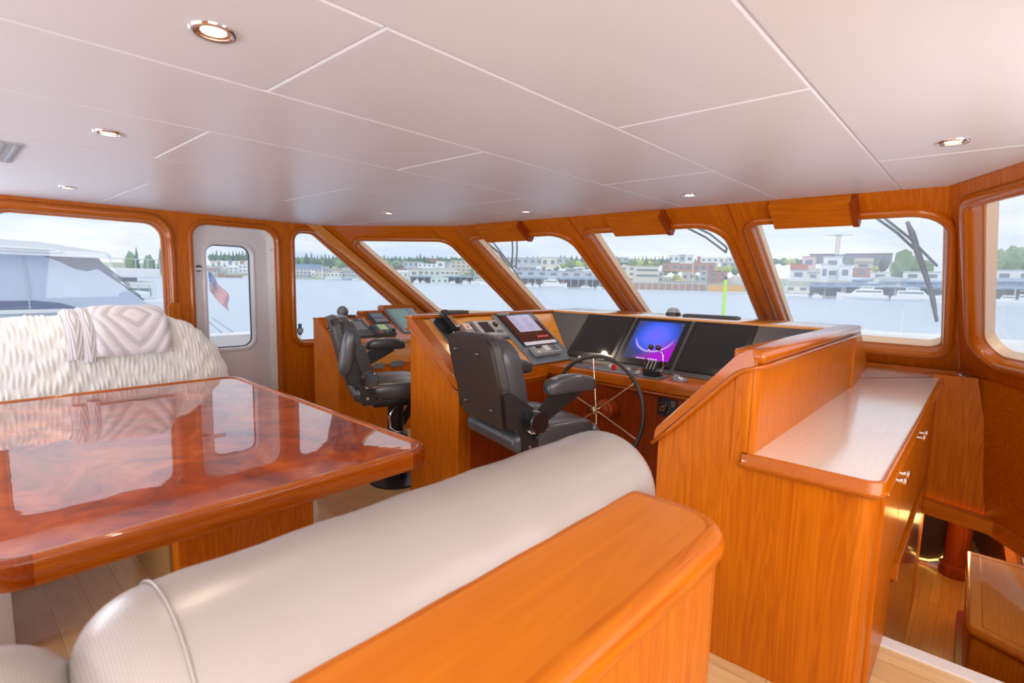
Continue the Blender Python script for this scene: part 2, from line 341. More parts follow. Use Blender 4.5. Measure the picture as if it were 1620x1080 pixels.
# ================================================================ THE SETTING
def clip(poly,a,b,c):  # keep a*x+b*y<=c
    o=[]
    for i in range(len(poly)):
        p=poly[i-1]; q=poly[i]; fp=a*p[0]+b*p[1]-c; fq=a*q[0]+b*q[1]-c
        if (fp<=0)!=(fq<=0):
            t=fp/(fp-fq); o.append((p[0]+(q[0]-p[0])*t,p[1]+(q[1]-p[1])*t))
        if fq<=0: o.append(q)
    return o
OUT=[(-5.05,-2.6),(1.3,-2.6),(1.3,.53),(-.19,3.40),(-3.88,3.40),(-5.05,2.66)]
COLS=[(-5.05,-3.62,(-.99,.86,2.75)),(-3.62,-2.82,(-1.9,-.2,1.65)),(-2.82,-2.13,(-1.05,.70,2.50)),(-2.13,-1.545,(-1.9,-.2,1.515)),(-1.545,-.965,(-1.05,.66,2.40)),(-.965,-.386,(-.2,1.56)),(-.386,1.3,(-1.,.8,2.6))]
bm=NB()
for x0,x1,ys in COLS:
    yy=[-2.6,*ys,3.5]
    for y0,y1 in zip(yy[:-1],yy[1:]):
        g=.0022; pl=clip(clip(clip(clip(list(OUT),-1,0,-(x0+g)),1,0,x1-g),0,-1,-(y0+g)),0,1,y1-g)
        if len(pl)<3: continue
        pl=ccw(pl); loft(bm,[[Vector((a,b,z)) for a,b in offs(pl,o)] for o,z in((-.007,H),(-.002,H+.0015),(0,H+.006))],cap=False)
        bm.faces.new([bm.verts.new((a,b,H)) for a,b in reversed(offs(pl,-.007))])
prism(bm,ccw(offs(ccw(OUT),.06)),lambda a,b,d:(a,b,d),H+.005,H+.05)
bmesh.ops.remove_doubles(bm,verts=bm.verts,dist=1e-5)
struct('ceiling',bm,CEIL)

bm=NB(); prism(bm,[(XP,-2.6),(1.3,-2.6),(1.3,2.54),(-.21,2.54),(-.21,5.0),(-3.9,5.0),(XP,5.0)],lambda a,b,d:(a,b,d),-.05,0)
struct('floor',bm,FLOORM)
bm=NB(); box(bm,(-.24,2.0,-.96),(1.0,8.2,-.9)); struct('floor_lower_deck',bm,LOWF)
# nosing of the step down
bm=NB(); box(bm,(-.21,2.50,-.045),(1.0,2.575,.006),bev=.004); o=struct('trim_1',bm,mat('pale_nosing',(.74,.72,.70),.5,bump=(200,.4)))
o['label']='pale carpet nosing along the edge of the floor at the stairwell'
bm=NB(); box(bm,(-.21,2.54,-.9),(1.0,2.57,-.05)); struct('wall_stair_riser',bm,WX)

PF=Plane((0,3.40,1.96),(1,0,0),(0,.819,-.574),(0,.574,.819))
T=.57
def fr(x,s): return (x,s)
w3=rpoly([(-3.79,.20),(-2.645,.20),(-2.645,1.66),(-3.79,1.66)],[.07,.17,.12,.12])
w4=rpoly([(-2.43,.20),(-1.375,.20),(-1.375,1.66),(-2.43,1.66)],[.07,.17,.12,.12])
w5=rpoly([(-1.17,.20),(-.205,.20),(-.205,1.665),(-1.17,1.665)],[.07,.15,.10,.10])
frontout=[(-3.88,0),(-.19,0),(-.10,1.98),(-3.88,1.98)]
wall('wall_front',PF,ccw(frontout),[ccw(w3),ccw(w4),ccw(w5)],WR,.06)
window('window_4',PF,w3,.16,bull=.06); window('window_5',PF,w4,.18,bull=.06); window('window_6',PF,w5,.27,bull=.06)
P0=Vector((-3.88,3.40,1.96)); W0=Vector((-5.05,2.66,1.96)); DD=Vector((0,1.43,-1))
PL2=Plane(W0,P0-W0,DD,(-.4,.6,.6))
def f2(a,b): return PL2.to(P0+(W0-P0)*a+DD*b)
w2=rpoly([f2(.15,.13),f2(.90,.13),f2(.90,.96),f2(.15,.96)],[.16,.09,.1,.1])
wall('wall_front_port',PL2,ccw([f2(0,0),f2(1,0),f2(1,1.16),f2(0,1.16)]),[ccw(w2)],WR,.06)
window('window_3',PL2,w2,.12,bull=.055)
A6=Vector((-.19,3.40,1.96)); B6=Vector((-.106,4.905,.907)); C6=Vector((.054,2.93,1.96))
PL6=Plane(A6,C6-A6,B6-A6,(.6,.4,.5))
def f6(a,b): return PL6.to(A6+(C6-A6)*a+(B6-A6)*b)
w6=rpoly([f6(.36,.105),f6(3.3,.105),f6(3.3,.90),f6(.36,.90)],.10)
wall('wall_front_starboard',PL6,ccw([f6(0,0),f6(6.11,0),f6(6.11,1.035),f6(0,1.035)]),[ccw(w6)],WR,.06)
window('window_7',PL6,w6,.27,bull=.07,depth=.11)
# port wall
PW=Plane((XP,0,0),(0,1,0),(0,0,1),(-1,0,0))
win1=rrect(.26,1.30,.98,1.862,[.13,.13,.08,.08])
win0=rrect(-1.9,.02,.98,1.862,.13)
dhole=rrect(1.507,2.197,.06,1.872,[.115,.115,.06,.06])
tri=rpoly([(2.39,.80),(4.03,.80),(2.60,1.885),(2.39,1.885)],[.09,.03,.10,.10])
wall('wall_port',PW,[(-2.6,-.05),(5.45,-.05),(2.66,1.96),(-2.6,1.96)],[ccw(win1),ccw(win0),ccw(dhole),ccw(tri)],WZ,.06)
window('window_1',PW,win1,.14,bull=.07,depth=.09,minner=WZ); window('window_8',PW,win0,.05,bull=.07,depth=.09,minner=WZ)
window('window_2',PW,tri,.14,bull=.055,depth=.07,minner=WZ)
# raked batten between port wall and windshield
bm=NB(); q=[(2.50,1.958),(2.655,1.958),(4.13,.93),(3.97,.93)]
prism(bm,q,lambda a,b,d:(XP+d,a,b),-.01,.035); o=struct('trim_2',bm,WP); o['label']='raked flat batten between triangular window and windshield'
bm=NB(); prism(bm,[(0.0,.87),(.055,.87),(.055,.80),(0,.80)],lambda a,b,d:(d,4.985-a,b),-.93,-.12)
o=struct('trim_3',bm,WX)
# small curved sill end beside the port window
bm=NB(); prism(bm,rpoly([(1.292,.6),(1.38,.6),(1.38,1.205),(1.292,1.205)],[.005,.005,.005,.03]),lambda a,b,d:(XP+d,a,b),-.01,.03); o=struct('trim_4',bm,WZ,smooth=40)
# aft and starboard walls
PA=Plane((0,-2.6,0),(1,0,0),(0,0,1),(0,-1,0))
wall('wall_aft',PA,[(XP,-.05),(1.3,-.05),(1.3,1.96),(XP,1.96)],[rrect(-4.2,-.2,.3,1.85,.1)],WZ,.06)
PS=Plane((1.3,0,0),(0,1,0),(0,0,1),(1,0,0))
wall('wall_starboard',PS,[(-2.6,-.05),(.55,-.05),(.55,1.96),(-2.6,1.96)],[rrect(-1.7,.3,.85,1.8,.1)],WZ,.06)
# panels below the starboard windows, stair bulkhead
dr=Vector((.54,-.84,0))
def quad(bm,p,t):
    p=[Vector(x) for x in p]; n=(p[1]-p[0]).cross(p[3]-p[0]).normalized(); loft(bm,[p,[x+n*t for x in p]])
bm=NB(); t0=Vector((-.04,4.90,.90)); b0=Vector((.172,4.70,-.08)); quad(bm,[t0,t0+dr*5,b0+dr*5,b0],-.04); struct('wall_stair_side',bm,WY)
bm=NB(); quad(bm,[Vector((-.10,4.92,.90)),Vector((-.10,4.92,.90))+dr*5,Vector((-.075,4.95,.865))+dr*5,Vector((-.075,4.95,.865))],-.03)
o=struct('trim_5',bm,WE)
bm=NB(); prism(bm,[(-.24,.86),(.0,.86),(.19,-.08),(-.24,-.03)],lambda a,b,d:(a,d,b),4.72,4.76); struct('wall_stair_bulkhead',bm,WZ)
bm=NB(); quad(bm,[(-.24,4.69,-.02),(.165,4.69,-.07),(.165,4.69,-.16),(-.24,4.69,-.12)],-.09); o=struct('trim_6',bm,WX)
bm=NB(); p=Vector((.165,4.69,-.07)); quad(bm,[p,p+dr*3,p+dr*3-Vector((0,0,.1)),p-Vector((0,0,.1))],-.05); o=struct('trim_7',bm,WY)
# lower deck: hull side with a small window, curved doorway, column
PH0=Plane((.50,0,0),(0,1,0),(0,0,1),(1,0,0))
wall('wall_lower_hull_aft',PH0,[(2.0,-.95),(4.76,-.95),(4.76,-.03),(2.0,-.03)],[],WD,.05)
PH=Plane((.44,4.74,0),(-.36,1.86,0),(0,0,1),(1,.2,0))
hw=rpoly([(.10,-.74),(.62,-.46),(.80,-.14),(.10,-.10)],.05)
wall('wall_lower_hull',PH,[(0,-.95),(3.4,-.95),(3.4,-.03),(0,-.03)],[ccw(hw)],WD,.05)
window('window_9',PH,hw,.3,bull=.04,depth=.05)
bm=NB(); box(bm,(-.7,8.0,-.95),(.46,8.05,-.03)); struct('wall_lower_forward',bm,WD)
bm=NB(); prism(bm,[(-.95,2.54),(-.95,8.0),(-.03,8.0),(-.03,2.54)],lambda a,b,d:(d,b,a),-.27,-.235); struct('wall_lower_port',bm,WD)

# door in the port wall
PD=Plane((XP-.055,0,0),(0,1,0),(0,0,1),(-1,0,0))
leaf=rrect(1.515,2.15,.075,1.862,[.10,.11,.05,.05]); dg=rrect(1.62,1.995,.785,1.712,.085)
dr_=wall('door_1',PD,leaf,[dg],OFFW,.045,label='white exterior door with a tall rounded window')
bm=NB(); loft(bm,[[PD.P(a,b,d) for a,b in offs(ccw(dg),o)] for o,d in((.04,.0),(.03,-.008),(.012,-.008),(.002,.0),(0,.05))],cap=False); obj('window_rim',bm,OFFW,dr_,smooth=50)
bm=NB(); loft(bm,[[PD.P(a,b,d) for a,b in offs(ccw(dg),o)] for o,d in((.001,.038),(-.008,.038),(-.008,.05))],cap=False); obj('window_gasket',bm,BLACK,dr_)
bm=NB(); bm.faces.new([bm.verts.new(PD.P(a,b,.042)) for a,b in offs(dg,.01)]); obj('door_pane',bm,glass_mat(.14),dr_)
bm=NB(); box(bm,(XP-.040,1.505,1.480),(XP-.018,1.705,1.508),bev=.005); obj('door_handle',bm,OFFW,dr_)
bm=NB(); lathe(bm,[(0,0),(.028,0),(.026,.018),(0,.022)],(XP-.055,1.554,1.498),(1,0,0),20); obj('handle_rose',bm,BLACK,dr_,smooth=40)
# white rebate with screws, then wooden architrave
fo=rrect(1.503,2.2,.055,1.876,[.118,.118,.06,.06]); fi=rrect(1.518,2.148,.075,1.862,[.10,.11,.05,.05])
bm=NB(); PD2=Plane((XP,0,0),(0,1,0),(0,0,1),(-1,0,0))
loft(bm,[[PD2.P(a,b,d) for a,b in l] for l,d in((fo,.0),(fo,.02),(fi,.03),(fi,.1))],cap=False)
fr_=struct('trim_8',bm,WHITE,smooth=50); fr_['label']='white door rebate frame with a row of screws'
for i in range(8):
    bm=NB(); lathe(bm,[(0,0),(.007,0),(.005,.004),(0,.004)],(XP-.023,2.172,.42+i*.182),(1,0,0),10); obj('screw',bm,STEEL,fr_)
for y in (1.60,1.80,1.90,2.08):
    bm=NB(); lathe(bm,[(0,0),(.006,0),(.004,.004),(0,.004)],(XP-.023,y,1.866),(1,0,0),8); obj('screw',bm,STEEL,fr_)
bm=NB(); a0=rrect(1.507,2.197,.06,1.872,[.115,.115,.06,.06])
loft(bm,[[PD2.P(a,b,d) for a,b in offs(a0,o)] for o,d in((.05,0),(.048,-.014),(.035,-.024),(.016,-.022),(.004,-.01),(.0,.02))],cap=False)
o=struct('trim_9',bm,WE,smooth=180); o['label']='varnished round-cornered wooden architrave of the white door'

# three blind boxes above the windshield panes
def blind(x0,x1,lab):
    bm=NB(); prof=[(.0,.0),(.0,.215),(-.035,.215),(-.052,.2),(-.052,.0)]
    loft(bm,[[PF.P(x,b,a) for a,b in prof] for x in(x0,x1)])
    o=obj('blind_box',bm,WX); tag(o,lab,'blind box','blind boxes above the windshield'); base(o)
    bm=NB(); box(bm,(0,0,0),(1,1,1)); bm.clear(); 
    loft(bm,[[PF.P(x,b,a) for a,b in [(-.001,.0),(-.001,.222),(-.045,.222),(-.062,.2),(-.062,.0)]] for x in(x1-.004,x1+.024)])
    obj('end_cheek',bm,WD,o)
blind(-3.55,-3.03,'wooden blind box above the windshield pane with two thin hanging wiper arms')
blind(-2.155,-1.72,'wooden blind box above the middle windshield pane')
blind(-1.02,-.60,'wooden blind box above the windshield pane nearest the worktop')
# slim vertical seams between the head panels
for i,x in enumerate((-1.275,-2.52)):
    bm=NB(); box(bm,(0,0,0),(.004,.28,.003)); 
    for v in bm.verts: v.co=PF.P(x+v.co.x,v.co.y,-v.co.z)
    o=struct('trim_%d'%(10+i),bm,WD)

# ================================================================ CEILING LIGHTS
LP=[(-1.265,.435,'largest, nearest the camera over the burl table'),(-2.458,.470,'second along from the grey vent'),(-4.23,.587,'close to the big port window'),(-.14,2.402,'above the worktop by the starboard window'),(-1.312,2.928,'in front of the middle windshield pane'),(-2.571,2.961,'above the port end of the dashboard'),(-3.546,2.441,'above the small port console')]
for i,(x,y,lab) in enumerate(LP+[(-.2,-.9,''),(-2.4,-1.2,''),(-3.9,-1.2,''),(-1.3,-1.4,''),(.6,-.4,'')]):  # entries without text are added fill spots behind the camera, no fitting
    if i<7:
        t=thing('ceiling_light','round chrome ceiling downlight, '+lab,'light',(x,y,H),0,'ceiling downlights')
        bm=NB(); lathe(bm,[(.034,0),(.034,-.004),(.042,-.007),(.046,-.004),(.047,0)],(x,y,H),(0,0,1),28,cap=False); obj('bezel',bm,CHROME,t,smooth=60)
        bm=NB(); lathe(bm,[(.0345,-.003),(.026,-.001),(.0259,-.0005),(.0345,-.0005)],(x,y,H),(0,0,1),28,cap=False); obj('reflector_cup',bm,mat('cup_gold',(.55,.33,.18),.25,metal=.7),t,smooth=60)
        bm=NB(); cyl(bm,(x,y,H-.0012),(x,y,H-.0004),.0235,seg=20); obj('lamp_lens',bm,mat('lamp_lens',(1,.9,.75),.3,emit=(1,.78,.5),es=9),t)
    l=bpy.data.lights.new('downlight_and_fill_beam','SPOT'); l.energy=12; l.color=(1,.80,.58); l.spot_size=R(135); l.spot_blend=.8; l.shadow_soft_size=.022
    o=bpy.data.objects.new('downlight_and_fill_beam',l); C.objects.link(o); o.location=(x,y,H-.012)
bm=NB(); box(bm,(-3.50,.02,H-.006),(-2.965,.285,H+.002),bev=.002); v=obj('ceiling_vent',bm,MGREY); tag(v,'rectangular grey vent grille in the ceiling at the far left','vent'); base(v)
for i in range(6):
    bm=NB(); y=.05+i*.042; box(bm,(-3.48,y,H-.010),(-2.985,y+.012,H-.005)); obj('slat',bm,MGREY,v)
# ================================================================ HELM CONSOLES
def yz(x0,x1,poly,bm,mi=0): prism(bm,poly,lambda a,b,d:(d,a,b),x0,x1,mi)
def xz(y0,y1,poly,bm,mi=0): prism(bm,poly,lambda a,b,d:(a,d,b),y0,y1,mi)
hc_=thing('helm_console','U-shaped cherry wood helm console with sloping dash and three big screens','console',(-1.6,2.9,0))
def P_(n,bm,m,smooth=None,par=hc_): return obj(n,bm,m,par,smooth=smooth)
# port wing
bm=NB(); xz(2.03,3.42,rpoly([(-2.66,0),(-2.215,0),(-2.215,.88),(-2.655,1.205),(-2.66,1.205)],[.002,.002,.05,.002,.002]),bm); P_('port_wing',bm,WZ)
bm=NB(); xz(1.985,2.035,rpoly([(-2.655,0),(-2.20,0),(-2.20,.80),(-2.655,1.14)],[.002,.01,.08,.002]),bm); P_('end_panel',bm,WZ)
def capmold(name,path,y0,y1,h,m):
    bm=NB(); up=path; lo=[(a-.0,b-h) for a,b in path]
    poly=ccw(up+list(reversed(lo)))
    t=bmesh.new(); prism(t,poly,lambda a,b,d:(a,d,b),y0,y1); bmesh.ops.bevel(t,geom=t.edges[:],offset=.006,segments=2,affect='EDGES',clamp_overlap=True); merge(bm,t); return P_(name,bm,m,smooth=50)
arc=[(-2.21+.10*math.sin(a)-.065,.885-.055+.12*(1-math.cos(a))-.02) for a in ()]
pth=[(-2.672,1.212),(-2.635,1.212),(-2.60,1.19),(-2.30,.965),(-2.26,.925),(-2.23,.898),(-2.20,.885),(-2.165,.882)]
capmold('slope_moulding',pth,1.965,2.045,.062,WE)
bm=NB(); tube(bm,[(a,1.966,b-.072) for a,b in pth],.008,8); P_('slope_bead',bm,WE,180)
# top boards round the dash
bm=NB(); box(bm,(-2.70,1.97,1.203),(-2.62,3.42,1.222),bev=.008); P_('port_rail',bm,WE,50)
bm=NB(); box(bm,(-2.70,3.385,1.203),(-.60,3.84,1.222),bev=.008); P_('dash_top_board',bm,WP,50)
# front section
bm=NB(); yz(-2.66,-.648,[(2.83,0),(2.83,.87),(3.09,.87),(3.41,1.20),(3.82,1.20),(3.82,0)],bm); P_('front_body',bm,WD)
bm=NB(); box(bm,(-2.215,2.795,.825),(-.97,3.10,.885),bev=.006); P_('dash_shelf',bm,WX,50)
bm=NB(); tube(bm,[(-2.19,2.81,.812),(-.97,2.81,.812)],.010,8); P_('shelf_bead',bm,WE,180)
bm=NB(); box(bm,(-2.222,2.03,.81),(-2.195,2.80,.87)); tube(bm,[(-2.20,2.03,.812),(-2.20,2.82,.812)],.010,8); P_('wing_fascia',bm,WY,50)
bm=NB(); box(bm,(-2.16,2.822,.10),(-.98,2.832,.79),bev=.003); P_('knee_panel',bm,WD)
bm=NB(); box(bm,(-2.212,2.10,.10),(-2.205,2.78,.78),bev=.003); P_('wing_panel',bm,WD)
# sloped black panel with screens; frame u=x, v up the slope
PM=Plane((0,3.07,.885),(1,0,0),(0,1,1),(0,-1,1))
bm=NB()
loft(bm,[[PM.P(a,b,d) for a,b in ((-2.65,.0),(-.66,.0),(-.66,.452),(-2.65,.452))] for d in(-.004,.004)]); P_('screen_panel',bm,CONP)
# starboard wing = cabinet bulk
sw=thing('worktop_cabinet','tall cherry wood cabinet with a pale worktop and chrome catches','cabinet',(-.55,3.0,-.9))
def S_(n,bm,m,smooth=None): return obj(n,bm,m,sw,smooth=smooth)
bm=NB(); xz(1.972,1.99,rpoly([(-.955,-.0),(-.60,-.0),(-.60,1.19),(-.64,1.19),(-.955,.845)],[.002,.002,.04,.02,.002]),bm); S_('end_panel',bm,WZ)
bm=NB(); xz(1.985,2.79,rpoly([(-.953,.0),(-.60,.0),(-.60,1.19),(-.64,1.19),(-.953,.84)],[.002,.002,.01,.01,.002]),bm); xz(2.78,3.80,[(-.645,.0),(-.59,.0),(-.59,1.175),(-.645,1.175)],bm); S_('raised_side',bm,WZ)
bm=NB(); prism(bm,rpoly([(-.665,1.968),(-.585,1.968),(-.585,3.79),(-.665,3.79)],[.005,.055,.003,.003],8),lambda a,b,d:(a,b,d),.80,1.19); S_('raised_corner',bm,WZ,40)
bm=NB(); quad(bm,[(-.59,3.77,.836),(-.68,4.95,.836),(-.615,4.02,1.19),(-.595,3.78,1.20)],.02); S_('raked_end',bm,WZ)
# handrail moulding: slope then rail
def sweep(name,path,wdt,hgt,m,par):
    bm=NB(); secs=[]; P=[Vector(p) for p in path]
    for i,p in enumerate(P):
        a=P[max(i-1,0)]; b=P[min(i+1,len(P)-1)]; d=(b-a).normalized(); side=Vector((d.y,-d.x,0)); side=side.normalized() if side.length>.2 else Vector((0,-1,0))
        up=side.cross(d)*-1 if side.cross(d).z<0 else side.cross(d); up=up.normalized()
        sec=[(-wdt,-hgt),(-wdt,-.012),(-wdt*.85,-.003),(-wdt*.6,0),(wdt*.6,0),(wdt*.85,-.003),(wdt,-.012),(wdt,-hgt*.7),(wdt*.9,-hgt)]
        secs.append([p+side*x+up*y for x,y in sec])
    loft(bm,secs); return obj(name,bm,m,par,smooth=40)
bm=NB()
band=[(-.965,.858),(-.66,1.198),(-.635,1.218),(-.60,1.224)]; lo=[(-.585,1.165),(-.64,1.150),(-.675,1.120),(-.972,.800)]
t=bmesh.new(); prism(t,ccw(band+lo),lambda a,b,d:(a,d,b),1.950,1.995); bmesh.ops.bevel(t,geom=t.edges[:],offset=.006,segments=2,affect='EDGES',clamp_overlap=True); merge(bm,t); S_('slope_moulding',bm,WE,40)
bm=NB(); tube(bm,[(-.975,1.952,.797),(-.90,1.95,.868),(-.70,1.95,1.085),(-.665,1.95,1.122),(-.635,1.95,1.143),(-.59,1.955,1.160),(-.565,1.985,1.165),(-.562,2.05,1.166),(-.562,3.8,1.166)],.0085,8); S_('rail_bead',bm,WE,180)
bm=NB(); box(bm,(-.675,1.955,1.172),(-.562,3.85,1.224),bev=.018); S_('top_rail',bm,WE,60)
bm=NB(); quad(bm,[(-.955,2.0,.865),(-.65,2.0,1.2),(-.65,2.78,1.2),(-.955,2.78,.865)],.012); S_('inner_slope',bm,WY)
# low cabinet body, worktop
bm=NB(); prism(bm,rpoly([(-.62,1.975),(-.205,1.975),(-.205,4.9),(-.62,4.9)],[.003,.05,.003,.003],8),lambda a,b,d:(a,b,d),-.9,.79); S_('body',bm,WZ,40)
wt=rpoly([(-.625,1.955),(-.178,1.955),(-.178,4.72),(-.02,4.76),(-.02,5.0),(-.95,5.0),(-.95,3.83),(-.625,3.83)],[.003,.06,.02,.003,.003,.003,.003,.003],8)
bm=NB(); 
loft(bm,[[Vector((a,b,z)) for a,b in offs(ccw(wt),o)] for o,z in((-.008,.782),(0,.788),(.002,.797),(-.006,.806),(-.006,.834),(-.010,.838),(-.022,.838),(-.024,.835))],cap=False); S_('worktop_edge',bm,WE,50)
bm=NB(); prism(bm,offs(ccw(wt),-.0235),lambda a,b,d:(a,b,d),.80,.8355); S_('worktop',bm,WTOP)
bm=NB(); box(bm,(-.10,4.70,.78),(.0,4.92,.80)); 
# doors on the stair side
for i,(y0,y1,z0,z1) in enumerate(((2.10,2.62,-.0,.775),(2.625,3.42,.30,.775),(3.425,4.2,.30,.775))):
    bm=NB(); box(bm,(-.206,y0+.004,z0+.01),(-.193,y1-.004,z1-.004),bev=.003); d=S_('door',bm,WZ)
    for y in ({0:(2.36,2.46),1:(3.13,3.24),2:()}[i]):
        bm=NB(); lathe(bm,[(0,-.002),(.015,-.002),(.015,.004),(.008,.006),(.007,.022),(.013,.026),(.013,.034),(.006,.038),(0,.038)],(-.193,y,.745),(1,0,0),16); cyl(bm,(-.165,y-.018,.745),(-.165,y+.018,.745),.005,seg=8); k=obj('knob',bm,CHROME,d,smooth=50)
bm=NB(); box(bm,(-.206,2.66,-.88),(-.196,4.25,.17),bev=.003); S_('glossy_side_panel',bm,wood('cherry_gloss',2,(.40,.12,.03),(.25,.06,.015),rough=.25,coat=.6,coatr=.06))
bm=NB(); box(bm,(-.206,2.73,.185),(-.178,3.86,.262),bev=.004); S_('ledge_strip',bm,WE)

# steering wheel
WC=Vector((-1.688,2.62,.687)); yw,tl=-.02,.113
wa=Vector((math.cos(yw),math.sin(yw),0)); wb=Vector((-math.sin(yw)*math.sin(tl),math.cos(yw)*math.sin(tl),math.cos(tl))); wn_=wa.cross(wb).normalized()
if wn_.y<0: wn_=-wn_
sw_=thing('steering_wheel','large black-rimmed steering wheel with six thin chrome spokes','steering wheel',(WC.x,2.80,.687))
bm=NB(); tube(bm,[WC+.325*(math.cos(t)*wa+math.sin(t)*wb)-wn_*0 for t in [2*PI*i/64 for i in range(64)]],.0125,12,closed=True); obj('rim',bm,RUBB,sw_,smooth=180)
for i in range(6):
    t=PI/2+.16-i*PI/3; bm=NB(); cyl(bm,WC+wn_*.012+.022*(math.cos(t)*wa+math.sin(t)*wb),WC+.318*(math.cos(t)*wa+math.sin(t)*wb),.0048,.0045,10); obj('spoke',bm,mat('brass_chrome',(.86,.72,.55),.22,metal=1),sw_,smooth=60)
bm=NB(); lathe(bm,[(0,-.03),(.010,-.03),(.014,-.026),(.014,-.018),(.024,-.014),(.024,.016),(.014,.02),(.014,.06),(0,.06)],WC,wn_,24); obj('hub',bm,MATS['brass_chrome'],sw_,smooth=40)
bm=NB(); lathe(bm,[(0,.0),(.03,.0),(.05,.02),(.05,.035),(.062,.045),(.062,.15),(0,.15)],WC+wn_*.05,wn_,28); obj('wooden_boss',bm,WD,sw_,smooth=40)

# ================================================================ SCREENS AND INSTRUMENTS
def pbox(bm,pl,a0,a1,b0,b1,d0,d1,bev=0,mi=0):
    t=bmesh.new(); loft(t,[[pl.P(a,b,d) for a,b in ((a0,b0),(a1,b0),(a1,b1),(a0,b1))] for d in(d0,d1)])
    if bev: bmesh.ops.bevel(t,geom=t.edges[:],offset=bev,segments=2,affect='EDGES',clamp_overlap=True)
    merge(bm,t,mi)
def pcyl(bm,pl,a,b,d0,d1,r,r2=None,seg=16): cyl(bm,pl.P(a,b,d0),pl.P(a,b,d1),r,r2,seg)
def picture(name):
    m=bpy.data.materials.new(name); m.use_nodes=True; n=m.node_tree; b=n.nodes['Principled BSDF']
    def N(t): return n.nodes.new(t)
    t=N('ShaderNodeTexCoord'); mp=N('ShaderNodeMapping'); mp.inputs['Location'].default_value=(-.52,-.62,0); n.links.new(t.outputs['UV'],mp.inputs[0])
    g=N('ShaderNodeVectorMath'); g.operation='LENGTH'; n.links.new(mp.outputs[0],g.inputs[0])
    cr=N('ShaderNodeValToRGB'); e=cr.color_ramp.elements; e[0].position=0; e[0].color=(.16,.14,1.0,1); e[1].position=.8; e[1].color=(.05,.055,.11,1)
    for p,c in((.22,(.10,.15,.98)),(.38,(.03,.10,.75)),(.48,(.03,.06,.35)),(.6,(.045,.055,.14))): k=e.new(p); k.color=(*c,1)
    n.links.new(g.outputs['Value'],cr.inputs[0])
    sp=N('ShaderNodeSeparateXYZ'); n.links.new(t.outputs['UV'],sp.inputs[0])
    def M_(op,a_,b_):
        q=N('ShaderNodeMath'); q.operation=op
        for i,v in enumerate((a_,b_)):
            if isinstance(v,(int,float)): q.inputs[i].default_value=v
            else: n.links.new(v,q.inputs[i])
        return q.outputs[0]
    def MR(v,a_,b_):
        q=N('ShaderNodeMapRange'); q.interpolation_type='SMOOTHSTEP'; q.inputs['From Min'].default_value=a_; q.inputs['From Max'].default_value=b_; n.links.new(v,q.inputs[0]); return q.outputs[0]
    low=MR(sp.outputs[1],.62,.30)
    ring=M_('MULTIPLY',MR(M_('ABSOLUTE',M_('SUBTRACT',g.outputs['Value'],.41),0),.035,.0),low)
    mag=M_('MULTIPLY',MR(M_('SUBTRACT',sp.outputs[0],sp.outputs[1]),.1,.6),MR(sp.outputs[1],.75,.2))
    m0=N('ShaderNodeMix'); m0.data_type='RGBA'; m0.inputs[7].default_value=(.42,.0,.60,1); n.links.new(mag,m0.inputs[0]); n.links.new(cr.outputs[0],m0.inputs[6])
    mx=N('ShaderNodeMix'); mx.data_type='RGBA'; mx.inputs[7].default_value=(.62,.42,1,1); n.links.new(ring,mx.inputs[0]); n.links.new(m0.outputs[2],mx.inputs[6])
    n.links.new(mx.outputs[2],b.inputs['Emission Color']); b.inputs['Emission Strength'].default_value=1.0; b.inputs['Base Color'].default_value=(.01,.01,.015,1); b.inputs['Roughness'].default_value=.12
    return m
def uvq(bm,pts):
    vs=[bm.verts.new(p) for p in pts]; f=bm.faces.new(vs); uv=bm.loops.layers.uv.new('UV') if not bm.loops.layers.uv else bm.loops.layers.uv.active
    for l,c in zip(f.loops,((0,0),(1,0),(1,1),(0,1))): l[uv].uv=c
def monitor(cx,lab,on=False):
    t=thing('monitor',lab,'monitor',PM.P(cx,.0,.004),0,'black flush screens across the dash')
    bm=NB(); pbox(bm,PM,cx-.198,cx+.198,.036,.448,.004,.012,.002); obj('bezel',bm,BEZ,t)
    bm=NB(); pts=[PM.P(cx-.168,.085,.0128),PM.P(cx+.168,.085,.0128),PM.P(cx+.168,.418,.0128),PM.P(cx-.168,.418,.0128)]
    if (pts[1]-pts[0]).cross(pts[3]-pts[0]).dot(PM.n)<0: pts=[pts[1],pts[0],pts[3],pts[2]]
    uvq(bm,pts); obj('display',bm,picture('screen_picture') if on else SCR,t)
    if on:
        for i in range(9):
            bm=NB(); pbox(bm,PM,cx-.06+i*.017,cx-.051+i*.017,.089,.096,.0130,.0133); obj('taskbar_icon',bm,mat('icon_glow',(.8,.8,.85),.4,emit=(.8,.85,1),es=.8),t)
    for q in (cx+.13,cx+.165):
        bm=NB(); pcyl(bm,PM,q,.055,.012,.016,.011); obj('control_knob',bm,BLACKG if q<cx+.14 else BLACK,t,smooth=40)
    return t
monitor(-2.065,'black switched-off screen at the port end of the dash, reflecting a ceiling lamp'); monitor(-1.645,'lit screen showing a glowing blue and purple circle',True); monitor(-1.225,'black switched-off screen partly hidden by the sloping starboard rail')
